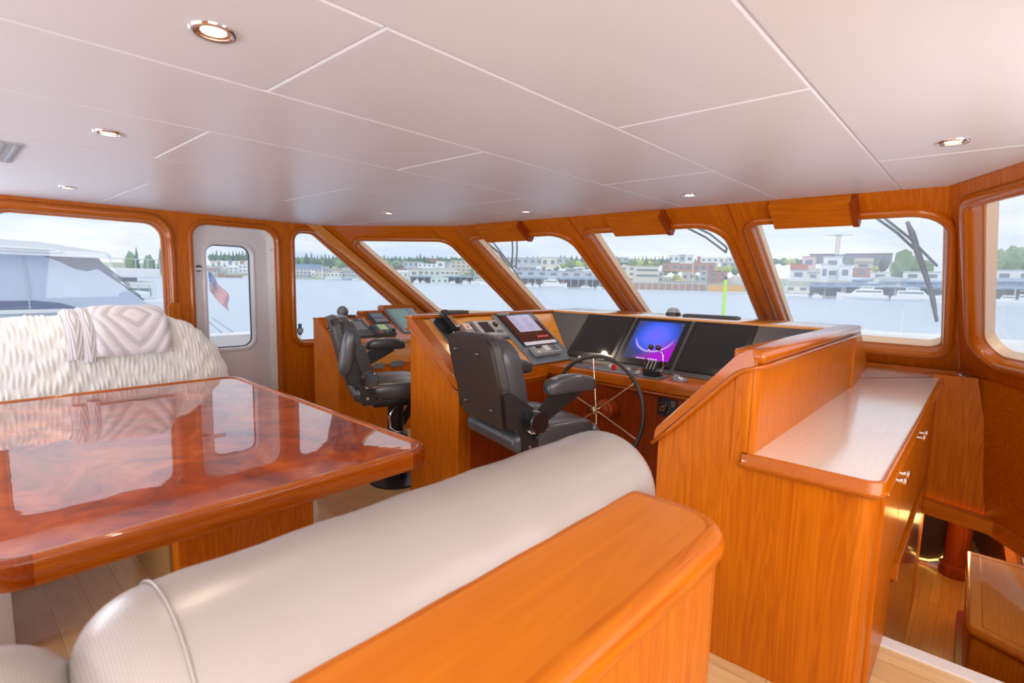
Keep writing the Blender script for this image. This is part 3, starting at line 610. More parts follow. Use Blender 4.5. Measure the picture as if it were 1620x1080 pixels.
# port wing slope: u = y, v = down the slope
PWg=Plane((-2.65,0,1.213),(0,1,0),(.44,0,-.325),(.325,0,.44))
def inst(name,lab,cat,pl,a0,a1,b0,b1,h,m,bev=.004,plate=None,base_d=0.002):
    t=thing(name,lab,cat,pl.P((a0+a1)/2,(b0+b1)/2,0))
    if plate:
        bm=NB(); pbox(bm,pl,a0-plate,a1+plate,b0-plate,b1+plate,0,.004); obj('mounting_plate',bm,DGREY,t)
    bm=NB(); pbox(bm,pl,a0,a1,b0,b1,base_d,h,bev); obj('housing',bm,m,t,smooth=40)
    return t
def scr(t,pl,a0,a1,b0,b1,h,m,n='screen'):
    bm=NB(); pbox(bm,pl,a0,a1,b0,b1,h-.002,h+.001); return obj(n,bm,m,t)
def knob(t,pl,a,b,h,r,m=BLACK,hh=.012):
    bm=NB(); pcyl(bm,pl,a,b,h,h+hh,r,r*.88); return obj('knob',bm,m,t,smooth=40)
def keys(t,pl,a0,a1,b0,b1,na,nb,h,m,fill=.7,n='button'):
    for i in range(na):
        for j in range(nb):
            ca=a0+(a1-a0)*(i+.5)/na; cb=b0+(b1-b0)*(j+.5)/nb; wa_=(a1-a0)/na*fill/2; wb_=(b1-b0)/nb*fill/2
            bm=NB(); pbox(bm,pl,ca-wa_,ca+wa_,cb-wb_,cb+wb_,h-.001,h+.002); obj(n,bm,m,t)
# wing top veneer, grey plate
bm=NB(); pbox(bm,PWg,2.05,3.39,.03,.535,.0,.0025); P_('slope_veneer',bm,wood('lit_burl',1,(.80,.34,.05),(.62,.22,.025),rough=.22,coat=.9,figure=.4))  # veneer paled and yellowed for the light on this slope
# handset on its plate
t=inst('radio_handset_mount','black radio handset hanging on its steel back plate','radio handset',PWg,2.105,2.235,.02,.355,.006,STEEL,.002)
bm=NB(); pbox(bm,PWg,2.175,2.225,.02,.205,.03,.072,.008); obj('handset',bm,BLACK,t,smooth=40)
bm=NB(); pbox(bm,PWg,2.184,2.216,.03,.075,.072,.076); obj('handset_display',bm,LCDD,t)
for j in range(5):
    for i in range(3):
        bm=NB(); pbox(bm,PWg,2.183+i*.012,2.192+i*.012,.085+j*.018,.097+j*.018,.072,.076); obj('handset_key',bm,mat('amber_key',(.45,.2,.08),.4),t)
bm=NB(); pbox(bm,PWg,2.13,2.225,.05,.165,.004,.03,.006); obj('cradle',bm,BLACK,t,smooth=40)
bm=NB(); pbox(bm,PWg,2.19,2.23,.205,.27,.004,.05,.006); obj('cradle_hook',bm,BLACK,t,smooth=40)
bm=NB(); tube(bm,[PWg.P(2.205,.26,.04),PWg.P(2.215,.30,.03),PWg.P(2.20,.335,.012),PWg.P(2.225,.36,.02),PWg.P(2.245,.33,.02)],.006,8); obj('cord',bm,BLACK,t,smooth=180)
bm=NB(); box(bm,(-2.69,2.25,1.223),(-2.61,2.44,1.243),bev=.007); o=obj('flat_antenna',bm,DGREY,smooth=50); tag(o,'flat dark grey block lying on the port dash rail above the handset','antenna'); base(o)
# sounder A
t=inst('chartplotter','grey instrument with dark red-black screen and round dial, upper middle of port wing','instrument',PWg,2.405,2.645,.098,.262,.030,LGREY,.006,.022)
scr(t,PWg,2.445,2.54,.118,.225,.030,LCDD); knob(t,PWg,2.59,.155,.030,.021,BLACK,.016); knob(t,PWg,2.59,.155,.030,.012,MATS['cup_gold'],.018)
keys(t,PWg,2.555,2.62,.205,.235,3,2,.030,DGREY); keys(t,PWg,2.445,2.54,.236,.248,5,1,.030,WBTN,.6); keys(t,PWg,2.556,2.575,.12,.19,1,3,.030,WBTN,.5)
t=inst('alarm_panel','small pale panel with red emblem beside the dial instrument','panel',PWg,2.295,2.372,.118,.205,.03,mat('pinkish_label',(.55,.42,.40),.4),.006)
bm=NB(); pcyl(bm,PWg,2.335,.155,.03,.032,.013); obj('emblem',bm,mat('emblem_red',(.55,.06,.04),.4),t)
keys(t,PWg,2.305,2.365,.18,.195,3,1,.03,DGREY)
t=inst('autopilot_control','small grey autopilot unit with green display and knob, lower on port wing','instrument',PWg,2.49,2.585,.325,.475,.022,MGREY,.006,.012)
scr(t,PWg,2.50,2.555,.345,.405,.022,LCDG); knob(t,PWg,2.567,.425,.022,.018,MGREY,.02); keys(t,PWg,2.50,2.55,.425,.465,3,2,.022,BLACK)
keys(t,PWg,2.562,2.58,.34,.40,1,3,.022,WBTN,.6)
# big angled plate with display and keypad
t=thing('radar_display','large flat display in a grey plate with a keypad below, on the port wing','display',PWg.P(2.9,.27,0))
bm=NB(); pbox(bm,PWg,2.66,3.13,.0,.545,.003,.008,.001); obj('plate',bm,PLATE,t)
bm=NB(); pbox(bm,PWg,2.715,3.10,.03,.375,.008,.016,.003); obj('display_bezel',bm,BEZ,t)
bm=NB(); pbox(bm,PWg,2.735,3.085,.045,.335,.016,.0175); obj('display',bm,mat('radar_screen',(.05,.03,.03),.08,coat=1),t)
bm=NB(); pbox(bm,PWg,2.795,3.045,.055,.235,.0175,.0182); obj('reflected_page',bm,mat('page_reflection',(.30,.30,.42),.2,emit=(.42,.42,.66),es=.55),t)  # glowing panel imitates a paper reflected in the screen
bm=NB()
for j in range(9):
    pbox(bm,PWg,2.81,2.81+.03+.05*((j*37)%5)/5,.07+j*.017,.073+j*.017,.0182,.0186); pbox(bm,PWg,2.93,2.96+.06*((j*23)%4)/4,.07+j*.017,.073+j*.017,.0182,.0186)
obj('reflected_lines',bm,mat('reflected_ink',(.16,.16,.25),.3),t)
bm=NB(); pbox(bm,PWg,2.735,3.085,.34,.372,.016,.0175); obj('status_strip',bm,mat('status_strip',(.6,.6,.68),.2,emit=(.7,.7,.8),es=.25),t)
bm=NB()
for i in range(4): pbox(bm,PWg,2.93+i*.033,2.95+i*.033,.285,.305,.0175,.0182)
obj('red_symbols',bm,mat('red_glow',(.5,.05,.05),.3,emit=(.8,.1,.1),es=.5),t)
bm=NB(); pbox(bm,PWg,2.72,2.85,.012,.045,.012,.020,.002); obj('clear_visor',bm,mat('smoky_visor',(.25,.35,.4),.1,coat=1),t)
bm=NB(); pbox(bm,PWg,2.725,3.015,.405,.49,.012,.042,.008); kp=obj('keypad',bm,LGREY,t,smooth=40)
for i in range(3):
    bm=NB(); pcyl(bm,PWg,2.775+i*.020,.425,.042,.052,.008); obj('keypad_knob',bm,BLACK,kp,smooth=40)
bm=NB(); pbox(bm,PWg,2.85,2.90,.412,.462,.042,.0435); obj('keypad_display',bm,WBTN,kp)
for i,j in [(i,j) for i in range(4) for j in range(4)]:
    bm=NB(); pbox(bm,PWg,2.92+i*.019,2.933+i*.019,.413+j*.016,.421+j*.016,.042,.0445); obj('keypad_key',bm,DGREY if (i+j)%3 else BLACK,kp)
bm=NB(); pcyl(bm,PWg,2.765,.468,.042,.046,.010); obj('keypad_ball',bm,WBTN,kp)
# dash shelf items
t=thing('joystick_panel','small dark square joystick panel at the port end of the dash shelf','joystick',(-2.0,2.94,.885))
bm=NB(); prism(bm,[(-2.07,2.86),(-1.93,2.84),(-1.93,2.985),(-2.09,3.02)],lambda a,b,d:(a,b,d),.885,.893); obj('plate',bm,PLATE,t)
bm=NB(); cyl(bm,(-2.05,2.97,.89),(-2.05,2.97,.905),.02,.016); cyl(bm,(-2.05,2.97,.90),(-2.052,2.965,.93),.007); obj('stick',bm,BLACK,t,smooth=40)
bm=NB(); superell(bm,(-2.052,2.965,.935),(.014,.014,.014),2,nu=14,nv=8); obj('stick_ball',bm,CHROME,t,smooth=180)
t=thing('switch_panel','dark blue-grey engine switch panel with red and white buttons on the dash shelf','switch panel',(-1.74,2.93,.885))
bm=NB(); prism(bm,[(-1.91,2.845),(-1.57,2.845),(-1.57,3.02),(-1.91,3.05)],lambda a,b,d:(a,b,d),.885,.893); obj('plate',bm,PLATE,t)
def btn(x,y,r,m,h=.012,n='button'):
    bm=NB(); cyl(bm,(x,y,.892),(x,y,.896),r*1.25,seg=16); cyl(bm,(x,y,.896),(x,y,.893+h),r,r*.9,16); obj(n,bm,m,t,smooth=40)
btn(-1.83,3.01,.014,WBTN,.016); btn(-1.785,3.015,.014,mat('pale_red_button',(.75,.22,.15),.35),.016); btn(-1.69,3.005,.011,WBTN); btn(-1.73,3.0,.010,WBTN)
bm=NB(); box(bm,(-1.755,2.90,.893),(-1.735,2.92,.928),bev=.003); obj('red_guarded_switch',bm,RED,t)
for x,y in((-1.72,2.93),(-1.70,2.90),(-1.68,2.95),(-1.66,2.91)):
    bm=NB(); cyl(bm,(x,y,.893),(x,y,.922),.004); cyl(bm,(x,y,.893),(x,y,.899),.009); obj('toggle',bm,STEEL,t,smooth=40)
btn(-1.60,2.985,.013,mat('pale_red_button',(.75,.22,.15),.35),.018); btn(-1.575,2.92,.014,WBTN,.016)
bm=NB()
for i in range(7): box(bm,(-1.89+i*.03,2.86,.893),(-1.873+i*.03,2.872,.8936)); box(bm,(-1.89+i*.018,2.95,.893),(-1.88+i*.018,2.953,.8936))
obj('markings',bm,WBTN,t)
t=thing('throttle','twin-lever black throttle with chrome arms and black ball knobs','throttle',(-1.47,2.92,.885))
bm=NB(); prism(bm,[(-1.545,2.83),(-1.395,2.83),(-1.40,3.0),(-1.545,2.985)],lambda a,b,d:(a,b,d),.885,.893); obj('plate',bm,PLATE,t)
bm=NB(); prism(bm,rpoly([(2.865,.893),(2.975,.893),(2.965,.965),(2.935,.985),(2.905,.985),(2.868,.935)],[.003,.003,.02,.02,.02,.02]),lambda a,b,d:(d,a,b),-1.512,-1.432); tb=obj('body',bm,BLACK,t,smooth=30)
for x in(-1.495,-1.472,-1.45):
    bm=NB(); tube(bm,[(x,2.868,.94),(x,2.905,.986),(x,2.935,.986),(x,2.965,.966)],.0018,6); obj('scale_line',bm,WBTN,tb)
for x,s in((-1.518,-1),(-1.426,1)):
    bm=NB(); cyl(bm,(x-s*.006,2.92,.925),(x+s*.016,2.92,.925),.021,seg=20); obj('lever_boss',bm,CHROME if s>0 else BLACK,t,smooth=40)
    bm=NB(); tube(bm,[(x+s*.012,2.92,.925),(x+s*.012,2.925,.985),(x+s*.006,2.925,1.03),(x-s*.018,2.92,1.058)],.0042,8); l=obj('lever',bm,CHROME,t,smooth=180)
    bm=NB(); superell(bm,(x-s*.022,2.918,1.068),(.0175,.0175,.0175),2,nu=18,nv=10); obj('lever_ball',bm,BLACKG,l,smooth=180)
bm=NB(); superell(bm,(0,0,0),(.052,.034,.026),2.2,nu=24,nv=12,fn=lambda v:Vector((v.x,v.y,max(v.z,-.001)*(1+.3*(v.x<0))))); 
bmesh.ops.transform(bm,matrix=Matrix.Translation((-1.30,2.915,.887)),verts=bm.verts)
o=obj('trackball_mouse',bm,mat('mouse_silver',(.30,.33,.38),.25,metal=.3,coat=.5),smooth=180); tag(o,'silver grey rounded trackball mouse on the dash shelf right of the throttle','mouse'); base(o)
bm=NB(); superell(bm,(-1.322,2.905,.912),(.014,.014,.012),2,nu=14,nv=8); obj('ball',bm,MGREY,o,smooth=180)
bm=NB(); box(bm,(-1.14,2.84,.886),(-1.06,2.93,.891)); o=obj('paper_note',bm,mat('paper',(.75,.66,.55),.6)); tag(o,'small beige slip on the dash shelf tucked behind the sloping rail','paper'); base(o)
# round gauge on the knee panel
t=thing('engine_gauge_panel','small black square control panel with a round dial on the knee panel','control panel',(-1.32,2.82,.735))
bm=NB(); box(bm,(-1.380,2.812,.685),(-1.262,2.823,.79),bev=.002); obj('plate',bm,BLACK,t)
bm=NB(); lathe(bm,[(0,0),(.028,0),(.028,-.006),(.02,-.014),(0,-.014)],(-1.342,2.811,.733),(0,1,0),24); obj('dial_knob',bm,BLACKG,t,smooth=40)
bm=NB()
for i in range(12):
    a=R(-130+i*24); x=-1.342+.037*math.sin(a); z=.733+.037*math.cos(a); box(bm,(x-.0015,2.8105,z-.0015),(x+.0015,2.8122,z+.0015))
for a,b,c in((-1.30,-1.27,.775),(-1.295,-1.275,.762),(-1.295,-1.275,.75)): box(bm,(a,2.8105,c),(b,2.8122,c+.003))
obj('dial_marks',bm,mat('gold_print',(.6,.42,.2),.4),t)
bm=NB(); lathe(bm,[(.011,-.0145),(.014,-.0145),(.014,-.016),(.011,-.016)],(-1.342,2.811,.733),(0,1,0),20,cap=False); obj('dial_ring',bm,MATS['gold_print'],t)
# keyboard, domed compass on the dash top
t=thing('keyboard','slim black keyboard lying on the dash top board in front of the windshield','keyboard',(-1.43,3.66,1.222),R(7))
bm=NB(); box(bm,(-.185,-.06,.0),(.185,.06,.014),bev=.003); obj('case',bm,BLACK,t,local=True)
bm=NB()
for j in range(5):
    for i in range(18): box(bm,(-.178+i*.0195,-.052+j*.0205,.014),(-.178+i*.0195+.016,-.052+j*.0205+.017,.019))
k=obj('keys',bm,DGREY,t,local=True); k['kind']='stuff'
t=thing('compass','small grey domed compass on the dash top beside the keyboard','compass',(-1.74,3.72,1.222))
bm=NB(); lathe(bm,[(0,0),(.055,0),(.055,.014),(.048,.02),(0,.02)],(-1.74,3.72,1.222),(0,0,1),28); obj('base_ring',bm,BLACK,t,smooth=40)
bm=NB(); lathe(bm,[(.048,.018),(.046,.032),(.036,.048),(.02,.056),(0,.058)],(-1.74,3.72,1.222),(0,0,1),28); obj('dome',bm,mat('compass_dome',(.38,.42,.46),.1,coat=1),t,smooth=60)

# ---------------- small port console
pc=thing('port_console','smaller cherry wood console with sloping instrument face by the triangular window','console',(-4.3,2.9,0))
bm=NB(); xz(2.285,3.75,[(-4.455,0),(-4.055,0),(-4.055,.858),(-4.44,1.072),(-4.455,1.072)],bm); obj('body',bm,WZ,pc)
bm=NB(); xz(2.265,2.287,rpoly([(-4.462,0),(-4.045,0),(-4.045,.83),(-4.40,1.085),(-4.462,1.085)],[.003,.01,.06,.02,.003]),bm); obj('end_panel',bm,WZ,pc)
bm=NB(); box(bm,(-4.465,2.26,1.068),(-4.42,3.75,1.086),bev=.006); obj('top_rail',bm,WE,pc,smooth=50)
bm=NB(); tube(bm,[(-4.053,2.29,.858),(-4.053,3.75,.858)],.009,8); obj('front_bead',bm,WP,pc,smooth=180)
bm=NB(); box(bm,(-4.056,2.33,.66),(-4.045,3.7,.845),bev=.003); obj('upper_front',bm,WP,pc)
for y0,y1 in((2.62,2.72),(2.80,2.93)):
    bm=NB(); box(bm,(-4.06,y0,.632),(-4.035,y1,.682),bev=.002); obj('grey_insert',bm,PLATE,pc)
PC=Plane((-4.44,0,1.079),(0,1,0),(.385,0,-.214),(.214,0,.385))
bm=NB(); pbox(bm,PC,2.30,3.74,.02,.43,0,.003); obj('slope_veneer',bm,wood('red_cherry_veneer',1,(.62,.17,.03),(.46,.10,.015),rough=.25,coat=.8),pc)
def podt(pl,*a,**k): return inst('instrument',*a[:0],**k)
t=inst('engine_monitor','square black instrument with brown screen behind the headrest, on the small port console','instrument',PC,2.52,2.70,.055,.345,.020,DGREY,.004,.018)
scr(t,PC,2.56,2.66,.11,.25,.020,LCDB); keys(t,PC,2.60,2.67,.285,.315,2,1,.020,BLACK)
bm=NB(); pbox(bm,PC,2.56,2.60,.075,.083,.020,.0208); pbox(bm,PC,2.66,2.68,.075,.083,.020,.0208); obj('print',bm,WBTN,t)
t=inst('depth_sounder','upper dark keypad instrument in the middle of the small port console','instrument',PC,2.78,2.95,.0,.19,.045,DGREY,.010)
scr(t,PC,2.80,2.93,.025,.095,.045,LCDD); keys(t,PC,2.80,2.935,.115,.17,4,2,.045,MGREY)
t=inst('vhf_radio','lower dark radio with green display and round knobs, small port console','radio',PC,2.70,2.915,.195,.37,.045,DGREY,.010)
scr(t,PC,2.765,2.855,.215,.30,.045,LCDG); knob(t,PC,2.893,.325,.045,.019,BLACK,.02); knob(t,PC,2.79,.345,.045,.009,BLACK); knob(t,PC,2.84,.345,.045,.009,BLACK); knob(t,PC,2.74,.345,.045,.009,RED,.008)
keys(t,PC,2.71,2.75,.215,.32,1,4,.045,BLACK); keys(t,PC,2.87,2.905,.215,.285,2,3,.045,MGREY)
# tall tilted plotter
PT=Plane((-4.49,0,1.115),(0,1,0),(.36,0,-.25),(.25,0,.36))
t=inst('radar_plotter','large grey-framed plotter with dark green screen, tilted up on the small port console','instrument',PT,3.01,3.36,.0,.40,.05,mat('plotter_frame',(.24,.30,.34),.4),.015)
scr(t,PT,3.06,3.24,.035,.35,.05,mat('plotter_green',(.035,.11,.085),.08,coat=1,emit=(.02,.10,.07),es=.6)); keys(t,PT,3.26,3.34,.04,.33,2,6,.05,LGREY,.75)
for nm,lab,a,b,sc_ in (('instrument_hood','low wooden hood behind the keypad instrument on the small port console',2.76,2.99,.04),('instrument_hood','taller wooden hood behind the tilted plotter on the small port console',3.0,3.40,.085)):
    bm=NB(); prism(bm,rpoly([(a,1.07),(b,1.07),(b,1.09+sc_),(a,1.09+sc_)],[.002,.002,.02,.02]),lambda p,q,d:(d,p,q),-4.56,-4.455); o=obj(nm,bm,WE,smooth=30); tag(o,lab,'hood','wooden hoods on the port console'); base(o)
t=thing('gauge_pod','small dark domed gauge standing at the aft end of the port console top','gauge',(-4.45,2.55,1.085))
bm=NB(); box(bm,(-4.50,2.46,1.085),(-4.40,2.66,1.098),bev=.004); obj('foot',bm,BLACK,t)
bm=NB(); lathe(bm,[(0,-.03),(.04,-.03),(.050,-.01),(.050,.02),(.046,.028),(0,.028)],(-4.45,2.55,1.130),(.35,-.8,.45),28); obj('case',bm,mat('pod_grey',(.11,.12,.15),.3,coat=.5),t,smooth=40)
bm=NB(); lathe(bm,[(0,.0285),(.036,.0285),(.036,.030),(0,.030)],(-4.45,2.55,1.130),(.35,-.8,.45),28); obj('dial',bm,mat('dial_face',(.20,.21,.18),.25),t)

# ================================================================ HELM CHAIRS (local axes: +Y forward, +X starboard)
def helm_chair(name,label,x,y,rz,arm_up):
    t=thing(name,label,'chair',(x,y,0),rz)
    def K(n,bm,m,s=60,par=None): return obj(n,bm,m,par or t,local=True,smooth=s)
    # seat
    def sf(v):
        fx=v.x/.25; z=v.z+.036*(abs(fx)**2.5)*(v.z>0)-.016*(v.z>0)
        if v.y>.12: z-=((v.y-.12)/.14)**2*.035
        return Vector((v.x,v.y,z))
    bm=NB(); superell(bm,(0,.20,.695),(.250,.265,.068),3.8,nu=48,nv=18,fn=sf); seat=K('seat_cushion',bm,LEATH,180)
    bm=NB(); superell(bm,(0,.425,.662),(.245,.055,.060),2.8,nu=32,nv=14); K('seat_front_roll',bm,LEATH,180)
    bm=NB(); superell(bm,(0,.20,.712),(.15,.19,.045),4,nu=32,nv=12); K('seat_inset',bm,LEATH,180,seat)
    bm=NB(); box(bm,(-.21,-.03,.615),(.21,.40,.645),bev=.008); K('seat_pan',bm,BLACK,40)
    bm=NB(); cyl(bm,(-.215,-.05,.685),(.215,-.05,.685),.048,seg=24); rr=K('rear_roll',bm,LEATH,40)
    for s in(-1,1):
        bm=NB(); lathe(bm,[(.048,0),(.049,.004),(.043,.016),(.02,.022),(0,.023)],(s*.215,-.05,.685),(s,0,0),20); K('roll_end',bm,BLACK if s<0 else LEATH,60,rr)
    for q in(-.13,.13):
        bm=NB(); tube(bm,[(q,-.05+.0487*math.cos(a),.685+.0487*math.sin(a)) for a in [2*PI*i/20 for i in range(20)]],.002,6,closed=True); K('roll_seam',bm,LEATH,180,rr)
    # backrest: rear shell
    yb=lambda z:-.133-(z-.768)*.235
    outl=rpoly([(-.195,.752),(.195,.752),(.222,.96),(.214,1.180),(-.214,1.180),(-.222,.96)],[.008,.008,.02,.055,.055,.02])
    bm=NB(); secs=[[Vector((a,yb(b)+d,b)) for a,b in outl] for d in(0,.018)]; loft(bm,secs); bmesh.ops.recalc_face_normals(bm,faces=bm.faces); sh=K('back_shell',bm,SHELL,30)
    for bx_,bz in((-.13,1.105),(.09,1.105),(-.13,.835),(.125,.835)):
        bm=NB(); lathe(bm,[(0,-.014),(.007,-.012),(.012,-.006),(.012,.002)],(bx_,yb(bz),bz),(0,1,0.1),14); K('bolt',bm,BLACKG,60,sh)
    bm=NB(); loft(bm,[[Vector((a,yb(b)+d,b)) for a,b in l] for l,d in ((offs(ccw(outl),.003),.018),(offs(ccw(outl),.012),.05),(offs(ccw(outl),.0),.075))]); K('back_side_band',bm,VINYL,30)
    # cushion
    def bf(v):
        return Vector((v.x,v.y*(1+.25*(abs(v.x)/.22)**3)+(-(v.z))*.235,v.z))
    bm=NB(); superell(bm,(0,-.098,.985),(.232,.060,.208),4.2,nu=44,nv=26,fn=lambda v:Vector((v.x,v.y+.035*(v.y>0)*(abs(v.x)/.235)**4-v.z*.235,v.z))); K('back_cushion',bm,LEATH,180)
    # side plates and reclining discs
    for s in(-1,1):
        bm=NB(); pl=[(-.13,.78),(-.155,.93),(-.12,.94),(.035,.835),(.045,.62),(-.045,.62),(-.06,.74)]
        prism(bm,rpoly(ccw(pl),.015),lambda a,b,d:(d,a,b),s*.222,s*.244); K('side_plate',bm,BLACK,30)
        bm=NB(); lathe(bm,[(0,.02),(.050,.02),(.052,.026),(.052,.084),(.047,.090),(0,.090)],(s*.225,-.002,.800),(s,0,0),32); K('recline_disc',bm,BLACKG,35)
        bm=NB(); tube(bm,[(s*.245,-.03,.755),(s*.27,-.02,.742),(s*.275,.07,.745)],.006,8); K('recline_lever',bm,STEEL,180)
        bm=NB(); cyl(bm,(s*.244,.01,.715),(s*.275,.01,.715),.011); cyl(bm,(s*.270,.01,.715),(s*.285,.075,.775 if s>0 and not arm_up else .655),.0075,.006); K('lock_handle',bm,BLACK,60)
        bm=NB(); cyl(bm,(s*.243,-.01,.668),(s*.25,-.01,.668),.008); K('side_bolt',bm,STEEL,60)
        up=(s==1 and arm_up)
        # arm bracket + pad
        if not up:
            bm=NB(); pl=[(-.015,.815),(.03,.775),(.26,.905),(.26,.925),(.08,.912)]
            prism(bm,rpoly(ccw(pl),.008),lambda a,b,d:(d,a,b),s*.262,s*.285); K('arm_bracket',bm,BLACK,30)
            bm=NB(); superell(bm,(s*.275,.20,.952),(.044,.150,.044),3.6,nu=36,nv=18,fn=lambda v:Vector((v.x,v.y,v.z*(.80+.20*math.cos(v.y*7))+.020*math.cos(v.y*9)-.008))); K('armrest_pad',bm,LEATH,180)
        else:
            bm=NB(); pl=[(-.04,.80),(.035,.80),(-.03,1.02),(-.12,1.06)]
            prism(bm,rpoly(ccw(pl),.01),lambda a,b,d:(d,a,b),s*.262,s*.285); K('arm_bracket',bm,BLACK,30)
            M=Matrix.Translation((s*.275,-.135,.985))@Matrix.Rotation(R(90-9),4,'X')
            bm=NB(); superell(bm,(0,0,0),(.045,.155,.045),3,nu=32,nv=16,M=M); K('armrest_pad',bm,LEATH,180)
    # pedestal
    bm=NB(); box(bm,(-.10,.05,.565),(.10,.36,.62),bev=.01); K('slide_block',bm,BLACK,40)
    bm=NB(); prism(bm,[(.33,.60),(.40,.60),(.24,.33),(.20,.33)],lambda a,b,d:(d,a,b),-.012,.012); K('strut',bm,BLACK,40)
    bm=NB(); lathe(bm,[(.085,0),(.085,.35),(.06,.37),(.055,.57),(0,.57)],(0,.22,0),(0,0,1),28); K('pedestal',bm,BLACK,35)
    for z in(.16,.20):
        bm=NB(); tube(bm,[(.087*math.cos(a),.22+.087*math.sin(a),z) for a in [2*PI*i/28 for i in range(28)]],.004,6,closed=True); K('pedestal_ring',bm,STEEL,180)
    bm=NB(); tube(bm,[(.10,.20,.60),(.125,.15,.50),(.12,.16,.42),(.15,.20,.40),(.20,.21,.41)],.007,8); K('height_lever',bm,CHROME,180)
    bm=NB(); lathe(bm,[(0,0),(.19,0),(.19,.012),(.09,.03),(0,.03)],(0,.22,0),(0,0,1),36); K('floor_plate',bm,BLACK,35)
    return t
helm_chair('helm_chair','grey leather helm chair seen from behind, in front of the steering wheel',-1.78,1.921,R(-14.9),False)
helm_chair('helm_chair','dark leather helm chair with one armrest folded upright, by the small port console',-3.149,1.955,R(-24),True)
# ================================================================ DINING TABLE
tb=thing('dining_table','big glossy burl wood table with rounded corners and a raised rim','table',(-2.77,.68,0))
out=ccw(rrect(-3.88,-1.675,-.005,1.385,.12,10)); inn=offs(out,-.042)
bm=NB(); loft(bm,[[Vector((a,b,z)) for a,b in offs(out,o)] for o,z in((-.05,.672),(-.006,.672),(0,.680),(.0,.735),(-.006,.747),(-.014,.750),(-.030,.750),(-.038,.747),(-.042,.741))],cap=False)
for f in bm.faces:
    c=f.calc_center_median()
    if abs(c.x+2.7775)>1.1025-.27 and abs(c.y-.69)>.695-.27: f.material_index=1
obj('rim',bm,[wood('table_rim_wood',1,(.52,.13,.006),(.34,.06,.003),rough=.2,coat=.7,coatr=.03),wood('table_corner_wood',0,(.34,.06,.003),(.22,.03,.002),rough=.2,coat=.7,coatr=.03)],tb,smooth=50)
bm=NB(); prism(bm,offs(inn,.002),lambda a,b,d:(a,b,d),.70,.7425); obj('top_panel',bm,BURL,tb)
bm=NB(); prism(bm,offs(out,-.045),lambda a,b,d:(a,b,d),.678,.70); obj('underside',bm,WY,tb)
bm=NB(); prism(bm,rrect(-3.15,-2.40,.60,1.20,.012,3),lambda a,b,d:(a,b,d),.0,.678); obj('pedestal',bm,WZ,tb,smooth=40)
bm=NB(); prism(bm,rrect(-3.10,-2.46,.585,.61,.003,2),lambda a,b,d:(a,b,d),.03,.66); obj('pedestal_lit_face',bm,wood('lit_pedestal_wood',2,(.40,.22,.07),(.28,.14,.04)),tb)  # aft face toned differently for the light it receives

# ================================================================ FOREGROUND SETTEE
st=thing('settee','settee back in the foreground, orange wood top beside a long rolled backrest','settee',(-.75,.1,0))
so_=ccw(rpoly([(-.615,-1.9),(-.355,-1.9),(-.355,1.13),(-.615,1.13)],[.04,.04,.115,.04],12))
bm=NB(); prism(bm,offs(so_,-.006),lambda a,b,d:(a,b,d),0,.905); obj('back_casing',bm,WZ,st,smooth=40)
bm=NB(); loft(bm,[[Vector((a,b,z)) for a,b in offs(so_,o)] for o,z in((-.01,.885),(.0,.890),(.006,.902),(.008,.915),(.006,.930),(.0,.941),(-.010,.948),(-.022,.950),(-.030,.950))],cap=False); obj('top_moulding',bm,WY,st,smooth=60)
bm=NB(); prism(bm,offs(so_,-.029),lambda a,b,d:(a,b,d),.93,.9497); obj('top_board',bm,wood('settee_top_wood',1,(.68,.20,.004),(.54,.135,.002),rough=.34,coat=.25,coatr=.2,figure=.3,scale=.6),st)
bm=NB(); box(bm,(-1.25,-1.9,0),(-.62,1.12,.34),bev=.01); obj('seat_base',bm,WZ,st)
def roll(y0,y1,cx,cz,r,M=None,seg=40):
    bm=NB(); secs=[]; e=.085; n=10
    ys=[(y0+e*(1-math.cos(PI/2*i/n)),math.sin(PI/2*i/n)) for i in range(n+1)]+[(y1-e*(1-math.cos(PI/2*i/n)),math.sin(PI/2*i/n)) for i in reversed(range(n+1))]
    ys=ys[:n+1]+[(y0+e+(y1-y0-2*e)*k/20,1+.012*math.sin(k*1.7)) for k in range(1,20)]+ys[n+1:]
    for y,k in ys:
        rr=r*(.45+.55*k) if k<1 else r*k
        if y in(ys[0][0],ys[-1][0]): rr=r*.42
        s=[]
        for i in range(seg):
            a=2*PI*i/seg; v=Vector((cx+rr*math.cos(a)*1.04,y,cz+rr*math.sin(a)*(1.0 if math.sin(a)>0 else 2.0)))
            s.append(M@v if M is not None else v)
        secs.append(s)
    loft(bm,secs); bmesh.ops.recalc_face_normals(bm,faces=bm.faces); return bm
obj('backrest_roll',roll(.075,1.275,-.742,.897,.150),CUSH,st,smooth=180)
def seam(y,par,M=None):
    bm=NB(); p=[Vector((-.742+.1525*1.04*math.cos(a),y,.897+.1525*math.sin(a))) for a in [PI*i/24 for i in range(25)]]
    tube(bm,[M@v if M is not None else v for v in p],.0022,6); obj('piping',bm,CUSH,par,smooth=180)
seam(.165,st); 
M=Matrix.Translation((-.742,.03,.0))@Matrix.Rotation(R(-28),4,'Z')@Matrix.Translation((.742,0,0))
obj('backrest_roll',roll(-.95,.03,-.742,.880,.145,M),CUSH,st,smooth=180)
bm=NB(); superell(bm,(-.95,-.3,.40),(.32,1.4,.075),6,nu=48,nv=14); obj('seat_cushion',bm,CUSH,st,smooth=180)
